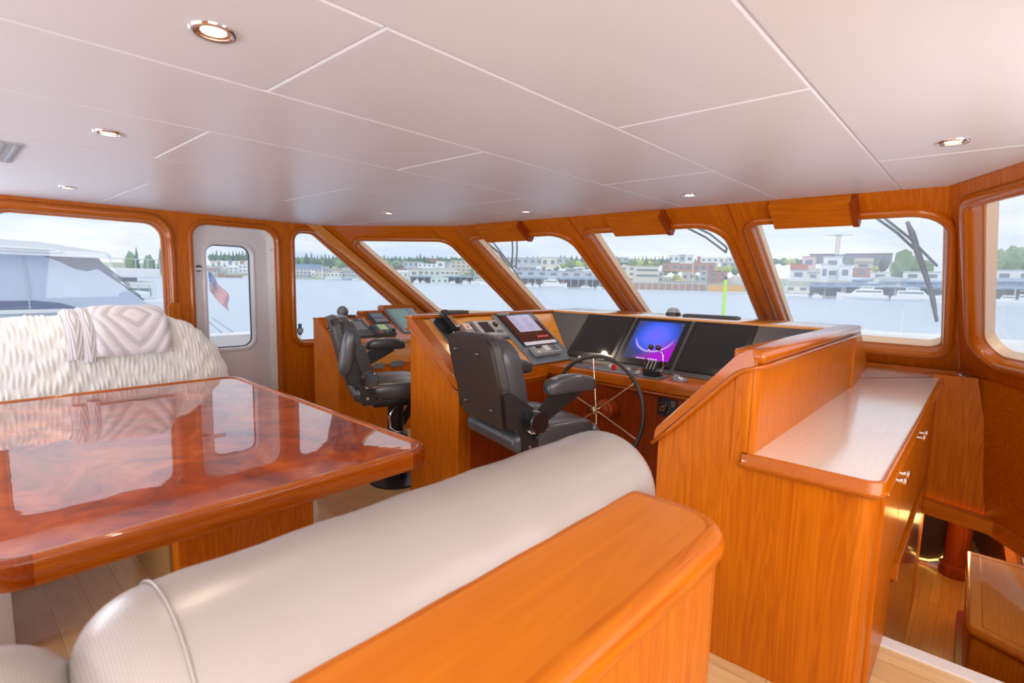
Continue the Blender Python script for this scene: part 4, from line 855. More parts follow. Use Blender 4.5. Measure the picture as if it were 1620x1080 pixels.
# aft seat of the U under the table's left edge
a_=thing('banquette','pale grey seat front showing under the near left corner of the burl table','settee',(-3.6,-.25,0))
bm=NB(); box(bm,(-4.95,-.7,0),(-2.56,.112,.40),bev=.012); obj('seat_front',bm,mat('pale_grey_leather',(.55,.56,.58),.45,bump=(300,.2,.0006)),a_,smooth=40)
bm=NB(); superell(bm,(-3.75,-.28,.42),(1.2,.38,.05),6,nu=48,nv=12); obj('seat_cushion',bm,MATS['pale_grey_leather'],a_,smooth=180)
# port settee under the fur
ps=thing('settee','settee against the port wall, hidden under the cream fur cover','settee',(-4.5,.3,0))
bm=NB(); box(bm,(-4.95,-1.0,0),(-4.12,1.40,.36),bev=.01); obj('seat_base',bm,WZ,ps)
bm=NB(); superell(bm,(-4.48,.2,.41),(.34,1.2,.06),6,nu=40,nv=10); obj('seat_cushion',bm,CUSH,ps,smooth=180)
bm=NB(); superell(bm,(-4.56,.2,.78),(.085,1.2,.30),5,nu=40,nv=14); obj('back_cushion',bm,CUSH,ps,smooth=180)
# fur cover
def ztop(y):
    if y<.9: return 1.0
    t=min(1,(y-.9)/.62); return (1-t**2.6)**(1/2.2)
prof=[(-4.20,.50),(-4.22,.62),(-4.25,.75),(-4.285,.88),(-4.32,.98),(-4.365,1.07),(-4.42,1.125),(-4.49,1.15),(-4.565,1.145),(-4.63,1.10),(-4.67,1.0),(-4.685,.85),(-4.69,.6)]
def pat(t):
    t*=len(prof)-1; i=min(int(t),len(prof)-2); f=t-i
    def cr_(a,b,c,d,f): return .5*((2*b)+(-a+c)*f+(2*a-5*b+4*c-d)*f*f+(-a+3*b-3*c+d)*f**3)
    P=[prof[max(0,min(len(prof)-1,i+k))] for k in(-1,0,1,2)]; return tuple(cr_(*[q[j] for q in P],f) for j in(0,1))
bm=NB(); rows=[]; NU,NV=330,110
for i in range(NU+1):
    y=-.9+2.42*i/NU; k=ztop(y); row=[]
    for j in range(NV+1):
        t=j/NV; x,z=pat(t)
        zz=.55+(z-.55)*k if z>.55 else z
        xx=-4.46+(x+4.46)*(.35+.65*min(1,k*1.15))
        wob=.018*mnoise.noise(Vector((y*3,zz*5,0)))+.010*mnoise.noise(Vector((y*7,zz*12,3)))
        rib=math.sin((y+wob)*2*PI/.052); brk=.55+.45*math.sin(zz*44+6*mnoise.noise(Vector((math.floor((y+wob)/.052)*1.7,0,5)))+math.floor((y+wob)/.052)*2.1)
        d=(abs(rib)**.8)*brk*.015+.007*mnoise.noise(Vector((y*18,zz*18,t*9)))
        n=Vector((1,0,.35)) if t<.42 else (Vector((.3,0,1)) if t<.7 else Vector((-1,0,.2)))
        if t<.55: n=Vector((1-t*1.2,0,.2+t*1.4))
        n.normalize(); p=Vector((xx,y,zz))+n*d+Vector((0,(1-k)*d,0)); row.append(bm.verts.new(p))
    rows.append(row)
for a,b in zip(rows[:-1],rows[1:]):
    for j in range(NV): bm.faces.new((a[j],b[j],b[j+1],a[j+1]))
bm.faces.new(rows[-1]); 
o=obj('fur_cover',bm,FUR,smooth=180); tag(o,'long cream ribbed faux fur cover over the port settee','fur cover'); base(o)
# folded throw
def throw_mat():
    m=bpy.data.materials.new('patterned_throw'); m.use_nodes=True; n=m.node_tree; b=n.nodes['Principled BSDF']
    def N(t): return n.nodes.new(t)
    t=N('ShaderNodeTexCoord'); mp=N('ShaderNodeMapping'); mp.inputs['Location'].default_value=(-.55,-.50,0); n.links.new(t.outputs['UV'],mp.inputs[0])
    ab=N('ShaderNodeVectorMath'); ab.operation='ABSOLUTE'; n.links.new(mp.outputs[0],ab.inputs[0]); sp=N('ShaderNodeSeparateXYZ'); n.links.new(ab.outputs[0],sp.inputs[0])
    p=N('ShaderNodeMath'); p.operation='POWER'; p.inputs[1].default_value=1.35; n.links.new(sp.outputs[0],p.inputs[0])
    a=N('ShaderNodeMath'); a.operation='MULTIPLY_ADD'; a.inputs[1].default_value=1.5; n.links.new(p.outputs[0],a.inputs[0]); n.links.new(sp.outputs[1],a.inputs[2])
    z=N('ShaderNodeTexNoise'); z.inputs['Scale'].default_value=9; n.links.new(t.outputs['UV'],z.inputs['Vector'])
    zz=N('ShaderNodeMath'); zz.operation='MULTIPLY_ADD'; zz.inputs[1].default_value=.03; n.links.new(z.outputs[0],zz.inputs[0]); n.links.new(a.outputs[0],zz.inputs[2])
    w=N('ShaderNodeMath'); w.operation='MULTIPLY'; w.inputs[1].default_value=27; n.links.new(zz.outputs[0],w.inputs[0]); s=N('ShaderNodeMath'); s.operation='SINE'; n.links.new(w.outputs[0],s.inputs[0])
    cr=N('ShaderNodeValToRGB'); e=cr.color_ramp.elements; e[0].position=.22; e[0].color=(.56,.53,.57,1); e[1].position=.40; e[1].color=(.74,.71,.73,1)
    mr=N('ShaderNodeMapRange'); mr.inputs['From Min'].default_value=-1; n.links.new(s.outputs[0],mr.inputs[0]); n.links.new(mr.outputs[0],cr.inputs[0]); n.links.new(cr.outputs[0],b.inputs['Base Color'])
    b.inputs['Roughness'].default_value=.85; b.inputs['Sheen Weight'].default_value=.5
    bp=N('ShaderNodeBump'); bp.inputs['Strength'].default_value=.5; bp.inputs['Distance'].default_value=.01; n.links.new(mr.outputs[0],bp.inputs['Height']); n.links.new(bp.outputs[0],b.inputs['Normal']); return m
TH=throw_mat()
def drape(y0,y1,t0,t1,off,thick,skew=0,nu=40,nv=44,rnd=.06):
    bm=NB(); uv=bm.loops.layers.uv.new('UV'); G=[]
    for i in range(nu+1):
        r=[]
        for j in range(nv+1):
            u=i/nu; v=j/nv; x,z=pat(t0+(t1-t0)*v); x2,z2=pat(min(1,t0+(t1-t0)*v+.01)); tn=Vector((x2-x,0,z2-z)).normalized(); n=Vector((-tn.z,0,tn.x)); 
            if n.x<0 and v<.5: n=-n
            if n.z<0: n=-n if v>.5 else n
            n=Vector((abs(n.x) if v<.6 else n.x,0,abs(n.z)))
            eu=min(u,1-u)*(y1-y0); ev=min(v,1)*.55; ed=min(1,min(eu,ev+.02)/rnd); h=off+thick*math.sqrt(max(0,1-(1-ed)**2))
            h+=.006*mnoise.noise(Vector((u*4,v*5,off*50)))
            r.append((Vector((x,y0+(y1-y0)*u+skew*(1-v)+.01*math.sin(v*5),z))+n*h,(u,v)))
        G.append(r)
    V=[[bm.verts.new(p) for p,_ in r] for r in G]
    for i in range(nu):
        for j in range(nv):
            f=bm.faces.new((V[i][j],V[i+1][j],V[i+1][j+1],V[i][j+1]))
            for l,(a,b) in zip(f.loops,((i,j),(i+1,j),(i+1,j+1),(i,j+1))): l[uv].uv=(a/nu,b/nv)
    return bm
o=obj('throw_blanket',drape(.665,1.115,.255,.70,.018,.05),TH,smooth=180); tag(o,'folded lavender-grey patterned throw draped on the fur cover','throw blanket'); base(o)
obj('inner_fold',drape(.615,.69,.235,.70,.018,.038,-.01,16,44,.035),TH,o,smooth=180)
obj('inner_fold',drape(.545,.635,.25,.70,.016,.032,-.02,16,44,.04),TH,o,smooth=180)

# ================================================================ STAIRWELL
lc=thing('stair_locker','low wooden locker with an inlaid top standing down in the stairwell','locker',(.25,4.0,-.9))
lp=ccw(rpoly([(.075,3.62),(.45,3.45),(.45,4.72),(.055,4.72)],[.06,.01,.01,.02]))
bm=NB(); prism(bm,offs(lp,-.02),lambda a,b,d:(a,b,d),-.9,-.385); obj('body',bm,WZ,lc,smooth=40)
bm=NB(); loft(bm,[[Vector((a,b,z)) for a,b in offs(lp,o)] for o,z in((-.015,-.392),(.0,-.385),(.005,-.37),(.0,-.352),(-.012,-.345),(-.02,-.345))],cap=False); obj('top_moulding',bm,WE,lc,smooth=60)
bm=NB(); prism(bm,offs(lp,-.018),lambda a,b,d:(a,b,d),-.37,-.3455); obj('top',bm,WP,lc)
bm=NB(); tube(bm,[Vector((a,b,-.345)) for a,b in offs(lp,-.07)],.0015,4,closed=True); obj('inlay_line',bm,WD,lc)
bm=NB(); prism(bm,offs(lp,.012),lambda a,b,d:(a,b,d),-.9,-.80); obj('plinth',bm,WD,lc)
bm=NB(); lathe(bm,[(.0,0),(.11,0),(.11,.09),(.085,.10),(.085,.86),(0,.86)],(.005,5.55,-.9),(0,0,1),28); o=obj('wooden_column',bm,WD,smooth=40); tag(o,'dark round wooden column with a plinth, down in the stairwell','column'); base(o)
dk=thing('curved_doorway','dark curved doorway edged with a glowing yellow light strip below deck','doorway',(-.17,5.6,-.9))
dp=rpoly([(-.235,-.86),(-.06,-.86),(-.06,-.10),(-.235,-.10)],[.005,.13,.01,.005])
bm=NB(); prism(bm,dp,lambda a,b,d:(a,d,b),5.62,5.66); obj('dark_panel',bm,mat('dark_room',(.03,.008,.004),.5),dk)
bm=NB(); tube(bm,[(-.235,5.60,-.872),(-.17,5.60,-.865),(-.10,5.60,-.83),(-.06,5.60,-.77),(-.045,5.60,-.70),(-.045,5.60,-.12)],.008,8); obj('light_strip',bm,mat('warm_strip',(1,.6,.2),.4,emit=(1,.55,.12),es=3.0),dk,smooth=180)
l=bpy.data.lights.new('stair_lamp','POINT'); l.energy=6; l.color=(1,.60,.2); l.shadow_soft_size=.08; o=bpy.data.objects.new('stair_lamp',l); C.objects.link(o); o.location=(-.02,4.95,-.25)
bm=NB(); quad(bm,[(.185,5.60,-.10),(.24,5.60,-.10),(.385,4.80,-.72),(.33,4.80,-.72)],.03); o=obj('stair_rail',bm,WY); tag(o,'sloping orange wooden rail beside the small window below the stairwell','rail'); base(o)
# small things
bm=NB(); lathe(bm,[(0,0),(.034,0),(.034,.004),(0,.004)],(XP-.066,2.452,.905),(1,0,0),24); box(bm,(XP-.066,2.435,.86),(XP-.061,2.469,.975)); 
o=obj('round_sticker',bm,mat('teal_sticker',(.03,.22,.36),.4)); tag(o,'round teal blue badge stuck low on the triangular window','sticker'); base(o)
bm=NB(); lathe(bm,[(.014,.0045),(.022,.0045),(.022,.0055),(.014,.0055)],(XP-.066,2.452,.905),(1,0,0),24); obj('sticker_print',bm,mat('sticker_white',(.7,.78,.82),.4),o)
# ================================================================ OUTSIDE
bm=NB(); bmesh.ops.create_grid(bm,x_segments=1,y_segments=1,size=2500); 
for v in bm.verts: v.co.z=-3.0
def water():
    m=bpy.data.materials.new('lake_water'); m.use_nodes=True; n=m.node_tree; b=n.nodes['Principled BSDF']
    def N(t): return n.nodes.new(t)
    b.inputs['Base Color'].default_value=(.50,.60,.72,1); b.inputs['Roughness'].default_value=.28; b.inputs['IOR'].default_value=1.33
    t=N('ShaderNodeTexCoord'); mp=N('ShaderNodeMapping'); mp.inputs['Scale'].default_value=(1,1,1); n.links.new(t.outputs['Object'],mp.inputs[0])
    z=N('ShaderNodeTexNoise'); z.inputs['Scale'].default_value=1.1; z.inputs['Detail'].default_value=5; n.links.new(mp.outputs[0],z.inputs['Vector'])
    bp=N('ShaderNodeBump'); bp.inputs['Strength'].default_value=.5; bp.inputs['Distance'].default_value=.12; n.links.new(z.outputs[0],bp.inputs['Height']); n.links.new(bp.outputs[0],b.inputs['Normal'])
    return m
o=obj('lake',bm,water()); o['kind']='structure'; o['label']='calm pale blue lake water'
BG=[
('conifer',-914.7,299.7,23.2,37.1,5.2,''),
('conifer',-943.9,315,24.1,41.6,5.4,''),
('conifer',-972.7,331.6,25.1,41.1,5.7,''),
('conifer',-1001.6,347.6,26.1,40.4,5.9,''),
('conifer',-876.6,310.6,23.3,36.9,5.2,''),
('conifer',-905.5,326.6,24.3,39.4,5.4,''),
('conifer',-934.5,342,25.2,39.8,5.6,''),
('conifer',-963.4,357.7,26.2,42.4,5.8,''),
('conifer',-992.1,373.7,27.1,45,6,''),
('conifer',-868.4,332.8,24.2,39.9,5.3,''),
('conifer',-896.5,350.5,25.2,40.5,5.6,''),
('conifer',-925,366.8,26.2,41,5.8,''),
('house',-879,288,10.9,22.4,5.9,'cream'),
('house',-876.6,295.2,11.1,23.6,5.9,'tan'),
('house',-874.1,302.5,11.4,22,6,'white'),
('house',-871.6,309.8,11.6,24.2,6,'roofblue'),
('house',-868.6,317.9,11.9,23.5,6.1,'cream'),
('house',-865.9,325.3,12.1,24.8,6.2,'brick'),
('house',-862.8,333.6,12.4,24.2,6.2,'white'),
('house',-860.2,340.2,12.6,23.4,6.3,'tan'),
('shed',-854.6,326.9,5.3,21.9,21,'white'),
('house',-860.8,310.2,3.9,16.4,12.9,'white'),
('house',-867.9,289.7,2.4,13.8,10,'grey'),
('barge',-852.2,289.5,-3,3.5,9.9,'rust'),
('barge',-851.2,307.4,-3,1,23,'rust'),
('boat',-839.8,323.7,-3,3.4,15.6,'white'),
('conifer',-956.5,458.6,21.1,39.7,8.7,''),
('conifer',-983.9,479.3,21.9,40,9.1,''),
('conifer',-860,426.7,19.6,40.8,12,''),
('conifer',-886.4,449,20.5,43.6,7.3,''),
('conifer',-913.9,469,21.3,38.4,8.6,''),
('conifer',-941.2,489.3,22.1,41,9,''),
('conifer',-967.8,510.9,23,43.7,9.3,''),
('conifer',-846.1,453.6,20.5,40.9,8.2,''),
('conifer',-872.7,475.1,21.4,40.3,8.5,''),
('conifer',-899,496.9,22.3,40.7,11,''),
('conifer',-924.5,520.2,23.2,39.9,11.5,''),
('conifer',-949.1,544.9,24.1,40.2,11.9,''),
('conifer',-828.4,485.2,21.6,34.6,10.5,''),
('conifer',-899,423.1,19.6,35.9,8.1,''),
('tree',-912.5,447.9,16.1,35.1,12.7,''),
('tree',-926.8,493,17.5,31.6,15.6,''),
('tree',-950.1,519.8,18.4,31.8,18.6,''),
('tree',-826.5,468.5,16.7,30.6,16.5,''),
('tree',-847.4,498.8,17.7,29.9,17.2,''),
('tree',-889.1,492.6,17.5,18.6,10.9,''),
('house',-844.9,423.2,4.8,21.5,41.5,'roofblue'),
('house',-832.5,447.2,5.4,19.2,10.1,'grey'),
('house',-823.7,463.2,6.9,19.7,16.4,'tan'),
('house',-833.4,423.9,1.7,11.1,5.9,'white'),
('house',-827.7,434.9,1,9.4,16.9,'cream'),
('shed',-817.5,453.8,1.5,11,24.2,'white'),
('mastship',-822.4,434.3,-3,20.8,6.9,'white'),
('boat',-778.6,431.1,-3,5.5,24.9,'white'),
('boat',-768.4,449.1,-3,3.9,14.6,'blue'),
('boat',-753.3,454.9,-3,3.2,10.7,'white'),
('house',-797.4,478.6,2.2,18.1,30.7,'grey'),
('house',-835.9,407.7,-1.7,6.5,21.2,'grey'),
('conifer',-588.1,392.7,19.9,30.5,4.8,''),
('conifer',-604.5,408.6,20.6,32.4,5.8,''),
('conifer',-527.8,362,18.4,27.2,5.8,''),
('conifer',-543.7,378.4,19.1,27.5,6,''),
('conifer',-559.4,395,19.8,30.1,6.3,''),
('conifer',-574.4,412.6,20.6,30.4,6.5,''),
('conifer',-589.1,430.4,21.4,30.7,6.7,''),
('conifer',-513.7,381.7,19.1,27.2,5.9,''),
('conifer',-529,398.7,19.8,27.5,4.6,''),
('conifer',-543.5,416.6,20.6,31,6.4,''),
('conifer',-558.8,433.5,21.3,34.5,5.8,''),
('conifer',-573.3,451.2,22.1,33.2,6.8,''),
('conifer',-500.1,399.3,19.7,27.9,4.5,''),
('conifer',-514.2,417.5,20.4,30.5,4.7,''),
('conifer',-527.6,436.6,21.3,31.7,6.4,''),
('conifer',-541.1,455.4,22.1,31.2,6.7,''),
('conifer',-554.3,474.4,22.9,32.3,6.9,''),
('conifer',-482.3,420.7,20.4,29.4,6.1,''),
('conifer',-495,440.1,21.2,29.8,6.3,''),
('conifer',-507.4,459.8,22,30.1,6.5,''),
('conifer',-519.5,479.8,22.9,32,6.7,''),
('conifer',-531.2,500.1,23.7,32.3,6.9,''),
('tree',-496.3,337.1,11.7,21.4,13.6,''),
('tree',-506.5,359.4,13.1,21.8,12.8,''),
('tree',-503.8,398,5.3,16.6,3,'yel'),
('tree',-518.1,413.7,5.5,17.2,3.1,'yel'),
('tree',-501.2,465.4,6.8,23,11.4,'yel'),
('tree',-434.8,413.5,5.6,17.7,8.6,''),
('tree',-479.3,394.9,6.2,12.8,4.4,''),
('block',-494.7,373.8,9.2,20.8,23,'grey'),
('block',-469.5,373.6,14.3,18.5,20.3,'white'),
('block',-460.2,385,13.9,21.4,9.2,'white'),
('block',-470.3,404,13.1,21.9,6.6,'grey'),
('block',-459.8,415.9,10.5,23.4,23.6,'tan'),
('house',-495.9,404.6,22.8,26.6,9,'brick'),
('shed',-470.3,356.2,4,14.4,9.6,'cream'),
('shed',-458.3,379.4,4.7,15.2,42,'mint'),
('house',-511.9,349.8,10.7,17.8,17.6,'white'),
('house',-504.4,360.5,10.3,17.5,12.8,'brick'),
('house',-488.9,347.7,3,10.7,23.4,'white'),
('pavilion',-441.9,383.3,5.6,14.6,20.1,'cream'),
('boathouse',-454.1,352.7,-3,4.5,22.2,'dark'),
('shed',-460.1,336.5,-2.9,4.4,11.2,'mint'),
('shed',-430.1,358.7,-3,5.5,18.5,'mint'),
('boathouse',-419,379.1,-3,5.4,26.9,'dark'),
('boat',-444.8,340.2,-3,3.3,5.2,'white'),
('boat',-440.6,345.6,-3,1.5,4.6,'white'),
('boat',-413.7,362.4,-3,2.1,7.2,'white'),
('boat',-404.5,372.6,-3,3.8,7.2,'white'),
('boat',-381.3,368.1,-3,5.8,14,'white'),
('house',-414.2,406,5,15.3,17.4,'grey'),
('conifer',-341.9,368.8,19.4,24.1,3.6,''),
('conifer',-349.4,384.3,20.1,24.4,3.7,''),
('conifer',-349.4,406.2,21,27,2.6,''),
('conifer',-302.6,359.6,18.7,23.7,2.8,''),
('conifer',-310.1,374.8,19.4,24.8,2.3,''),
('conifer',-317.3,390.1,20,24.8,2.4,''),
('conifer',-313.1,414.3,21,27.1,4.9,''),
('conifer',-320,429.7,21.7,28,5.1,''),
('conifer',-275.8,380.6,19.3,24.8,3.9,''),
('conifer',-281.7,396.6,20,25.7,4,''),
('conifer',-287.3,412.7,20.7,24.9,4.1,''),
('conifer',-290.7,430.4,21.5,25.7,4.3,''),
('tree',-299.9,402.1,14.5,21.6,9.5,'yel'),
('tree',-258.4,356.1,13,19.7,9.4,''),
('tree',-262.2,372.3,13,19.9,8.6,'yel'),
('tree',-265.1,389,12.9,20.7,8.9,''),
('tree',-296.2,385.6,11.6,16.2,5.8,''),
('tree',-276.6,418.5,12.6,21.5,9.4,''),
('tree',-300.2,321.7,11.9,18.1,8.4,''),
('block',-297.7,344.1,15.8,21.2,28.9,'grey'),
('block',-279.3,352.9,13.9,21.9,12.9,'cream'),
('block',-275.6,368.3,17.2,22.1,12,'grey'),
('block',-309.5,333.6,13.9,19.3,13.6,'tan'),
('house',-281.2,325.3,8.9,14,17,'grey'),
('house',-270.2,328.1,9.6,12.6,3.6,'white'),
('house',-270,334.7,9.2,13.8,3.1,'brick'),
('house',-263.3,333.6,9.7,12.3,5.1,'white'),
('house',-252.3,348.2,9.2,12.7,8.7,'grey'),
('house',-246.5,352.3,10.3,13.9,7.6,'white'),
('longshed',-251.2,324.1,4.9,9.8,62.5,'grey'),
('boathouse',-244.1,323.2,-3,4.9,71.3,'dark'),
('boat',-229.5,296.5,-3,7,18.8,'trawler'),
('boat',-250.2,292.6,-3,2.2,6,'white'),
('boat',-245.8,296.3,-3,2.3,4.6,'white'),
('sail',-216.3,318.5,-3,14,10.4,'bluecover'),
('boat',-206.1,319.2,-3,0.6,4.5,'white'),
('boat',-298.1,295.8,-3,3,7.6,'white'),
('conifer',-278.5,460.6,19.5,28.2,3.7,''),
('conifer',-271.9,485.4,20.4,28.7,3.8,''),
('conifer',-277.4,503.2,21,29.6,3.9,''),
('conifer',-282.6,521.1,21.7,31.3,4,''),
('conifer',-244.8,458.8,19.3,28.2,3.5,''),
('conifer',-249.6,476.8,20,27.4,3.6,''),
('conifer',-254.2,494.9,20.6,29.5,3.7,''),
('conifer',-259.1,512.9,21.3,29.2,3.8,''),
('conifer',-263.8,530.9,22,32.1,4.6,''),
('conifer',-227.8,467.5,19.5,27.2,3.4,''),
('conifer',-211.8,494.8,20.5,27.1,3.5,''),
('tree',-247.7,437.7,16.8,23.7,9.2,''),
('tree',-249.6,455.4,17.4,24,9.4,'yel'),
('tree',-250.6,473.6,18,24.1,9.6,'yel'),
('tree',-213.7,418.6,16.1,20.9,7.3,''),
('tree',-214.1,436.8,8.9,17.2,5.4,'yel'),
('tree',-213.9,455.1,11,20.1,8.8,''),
('tree',-225.6,467.8,12.4,18.9,5.7,''),
('tree',-190.1,501,14.1,19.4,6.7,'yel'),
('tree',-161.2,441.5,12.1,17.8,6.8,'yel'),
('tree',-161.2,459,10.9,17.9,7.9,''),
('tree',-160.8,476.5,11.4,17.9,8.1,'yel'),
('tree',-219,470.9,3.7,11.4,6.8,'yel'),
('tree',-210.5,492.7,4.1,10.7,8,''),
('tree',-209.9,420.5,4.3,11.8,4.2,''),
('block',-274.4,465.1,22.8,27.1,13,'grey'),
('block',-231.1,488.1,23,29.5,10.1,'white'),
('block',-223.8,491.4,23.1,30.1,5.9,'grey'),
('block',-217.7,494.2,23.2,29.6,7.6,'white'),
('block',-209.8,497.6,23.3,28.4,2.9,'red'),
('block',-196,503.2,23.1,27.3,26.5,'white'),
('block',-183.7,507.8,23.2,27.9,5.5,'white'),
('block',-207.4,432.9,13.3,19.8,14.3,'brick'),
('block',-196.7,437.9,12.9,19.4,12.5,'brick'),
('block',-182.7,443.9,12.6,20.1,17.8,'brick'),
('block',-179.9,455.8,14,20,8.7,'tan'),
('block',-171.1,469.8,17.2,21.6,12.8,'grey'),
('block',-227,394.4,2.6,15.8,12,'cream'),
('block',-211,397.5,2.3,15.6,18.8,'creamstrip'),
('block',-205.2,411.7,3.2,11.6,3.6,'grey'),
('block',-185.3,421,4.7,11.4,10.9,'tan'),
('block',-172.9,420.8,3.8,13.5,5.8,'grey'),
('block',-160.5,409.7,3.4,12.2,8.8,'rust'),
('block',-160.9,430.9,4.2,12.3,6.7,'brick'),
('quay',-186.1,387.6,-3,2.9,57,'rust'),
('gravel',-145.2,415.3,1.3,9.6,15.2,'gravel'),
('barge',-146.3,399,-3,1.7,25.5,'orange'),
('excavator',-180.4,392.5,2.8,6.8,7.6,'yellow'),
('mastpole',-178.6,413,3.6,22.9,1,'white'),
('boat',-108.3,311.7,-3,-1.3,12.8,'white'),
('tree',-945,306.8,22.8,34,9,'ridge'),
('tree',-975,323.4,23.7,34.4,10.8,'ridge'),
('tree',-1004.7,340.4,24.7,34.6,12.8,'ridge'),
('tree',-1034.2,357.8,25.7,38.2,10.1,'ridge'),
('tree',-905.2,319.8,23,33,10.3,'ridge'),
('tree',-934.7,337.1,24,33.3,12.3,'ridge'),
('tree',-964,354.8,25,36.8,9.7,'ridge'),
('tree',-993.1,373,26,37.2,11.7,'ridge'),
('tree',-1021.9,391.6,27,37.4,13.8,'ridge'),
('tree',-894.1,349.5,24.1,35.3,9.2,'ridge'),
('tree',-921.1,436.9,15.7,34.7,11.5,'ridge'),
('tree',-949,458.5,16.4,35,13.7,'ridge'),
('tree',-976.6,480.6,17.1,35.2,16,'ridge'),
('tree',-1003.9,503.2,17.9,39,12.9,'ridge'),
('tree',-877.3,447.8,16,33.5,13,'ridge'),
('tree',-904.6,470.2,16.8,33.8,15.3,'ridge'),
('tree',-931.6,493,17.5,37.5,12.3,'ridge'),
('tree',-958.2,516.2,18.3,37.8,14.6,'ridge'),
('tree',-984.5,540,19,37.9,17.1,'ridge'),
('tree',-860,480.2,17.1,35.9,11.7,'ridge'),
('tree',-886.4,503.7,17.9,36.2,13.9,'ridge'),
('tree',-912.3,527.7,18.6,36.5,16.3,'ridge'),
('tree',-938,552.1,19.4,40.4,13.1,'ridge'),
('tree',-963.3,577,20.2,40.6,15.6,'ridge'),
('tree',-550.1,364.7,18.6,26.2,8.2,'ridge'),
('tree',-565.9,382.6,19.4,26.5,9.7,'ridge'),
('tree',-581.5,400.8,20.2,26.7,11.4,'ridge'),
('tree',-596.7,419.3,21,29.4,9.2,'ridge'),
('tree',-611.6,438.2,21.8,29.6,10.9,'ridge'),
('tree',-532.9,389.3,19.5,25.6,10.8,'ridge'),
('tree',-547.9,408,20.3,28.2,8.7,'ridge'),
('tree',-562.5,427,21.1,28.5,10.3,'ridge'),
('tree',-576.7,446.4,21.9,28.7,12,'ridge'),
('tree',-590.7,466,22.8,31.5,9.6,'ridge'),
('tree',-514.3,413.6,20.3,27.2,9.7,'ridge'),
('tree',-528.3,433.1,21.1,27.5,11.4,'ridge'),
('tree',-541.9,452.8,22,30.2,9.1,'ridge'),
('tree',-555.2,472.9,22.8,30.5,10.8,'ridge'),
('tree',-568.2,493.2,23.7,30.7,12.6,'ridge'),
('tree',-494.3,437.4,21.1,28.9,8.6,'ridge'),
('tree',-507.3,457.5,21.9,29.2,10.2,'ridge'),
('tree',-519.9,477.9,22.8,29.5,11.9,'ridge'),
('tree',-532.2,498.7,23.7,32.3,9.5,'ridge'),
('tree',-375.8,397.7,20.2,24.4,7.2,'ridge'),
('tree',-325.9,352.4,18,21.1,7.2,'ridge'),
('tree',-333.3,368.4,18.7,21.3,8.4,'ridge'),
('tree',-340.5,384.5,19.4,23.3,6.8,'ridge'),
('tree',-347.3,400.9,20.1,23.6,8,'ridge'),
('tree',-353.8,417.4,20.8,23.7,9.3,'ridge'),
('tree',-306.4,369.5,18.5,22.2,6.3,'ridge'),
('tree',-313,385.8,19.2,22.5,7.5,'ridge'),
('tree',-319.3,402.3,19.9,22.7,8.7,'ridge'),
('tree',-325.3,418.9,20.7,24.7,6.9,'ridge'),
('tree',-330.9,435.8,21.4,24.9,8.2,'ridge'),
('tree',-286.2,385.3,19,21.6,8.1,'ridge'),
('tree',-291.9,402,19.7,23.5,6.5,'ridge'),
('tree',-297.4,418.7,20.4,23.8,7.6,'ridge'),
('tree',-302.5,435.7,21.2,24,8.9,'ridge'),
('tree',-307.3,452.7,21.9,26.1,7.1,'ridge'),
('tree',-276.8,457.8,19.4,25.6,6.8,'ridge'),
('tree',-282.1,476.5,20.1,25.9,8,'ridge'),
('tree',-287.1,495.2,20.8,26.1,9.3,'ridge'),
('tree',-291.8,514.1,21.5,28.3,7.4,'ridge'),
('tree',-296.2,533.1,22.2,28.5,8.7,'ridge'),
('tree',-255.6,470,19.7,24.7,8.6,'ridge'),
('tree',-260.1,488.8,20.4,26.8,6.9,'ridge'),
('tree',-264.4,507.7,21.2,27.1,8.1,'ridge'),
('tree',-268.3,526.8,21.9,27.3,9.4,'ridge'),
('tree',-272,545.9,22.6,29.5,7.4,'ridge'),
('tree',-234.3,480.9,20,25.5,7.4,'ridge'),
('tree',-96.4,338.4,14.6,18,4.7,'ridge'),
('tree',-96,350.9,15.1,18.2,5.4,'ridge'),
('tree',-95.3,363.4,15.6,18.3,6.1,'ridge'),
('tree',-94.5,375.9,16,19.7,5,'ridge'),
('tree',-79.5,330.6,14.2,17.1,4.9,'ridge'),
('tree',-78.9,342.9,14.7,17.2,5.5,'ridge'),
('block',-68.5,322.8,14.6,19.3,11.2,'darkb'),
('block',-60.2,329.6,14.8,19.2,7.8,'grey'),
('block',-48,326.5,14.3,19.3,20.4,'darkb'),
('crane',-64.5,338.9,20.1,30.8,12.6,'orange'),
('tree',-80.3,310.8,13.2,16.5,5.4,'yel'),
('tree',-44.5,328.5,9.8,14,4.3,'yel'),
('tree',-88.9,330.2,13.6,17.9,3.9,''),
('tree',-37.4,297.7,9.3,15.7,3.9,'dk'),
('tree',-31.6,308.9,6.7,19.7,8.2,''),
('tree',-34.4,319.2,6.5,15.7,7,'yel'),
('tree',-28.3,330.3,8.3,18.4,8,''),
('tree',-24.6,341.1,8.6,16.3,6.1,''),
('tree',1.2,300,9.5,18.7,5.5,''),
('tree',6.3,310.4,9.8,20.5,8.6,''),
('tree',11.5,320.8,10.1,19.4,7.1,''),
('block',-69.6,302.1,11.2,17,6.2,'pink'),
('block',-55.6,284.6,5.9,15.6,7.6,'white'),
('block',-49.5,280.7,5.3,11.6,4.9,'white'),
('block',-57.5,279.1,4.6,12.2,3.5,'white'),
('house',-45.2,296.6,10.4,15.8,7.5,'tan'),
('block',-44.1,286.6,7,10.4,7,'brick'),
('house',-67.8,276.8,4.7,12.5,7.1,'redroof'),
('house',-61.8,278.2,4.8,10.4,5.2,'cream'),
('block',-36.4,282.7,5.8,8.6,7.4,'white'),
('block',-21.7,284.2,5.5,9,13.4,'white'),
('shed',-33,273,4.1,6.8,17.1,'white'),
('house',-31,270.2,2.8,5.4,7.3,'grey'),
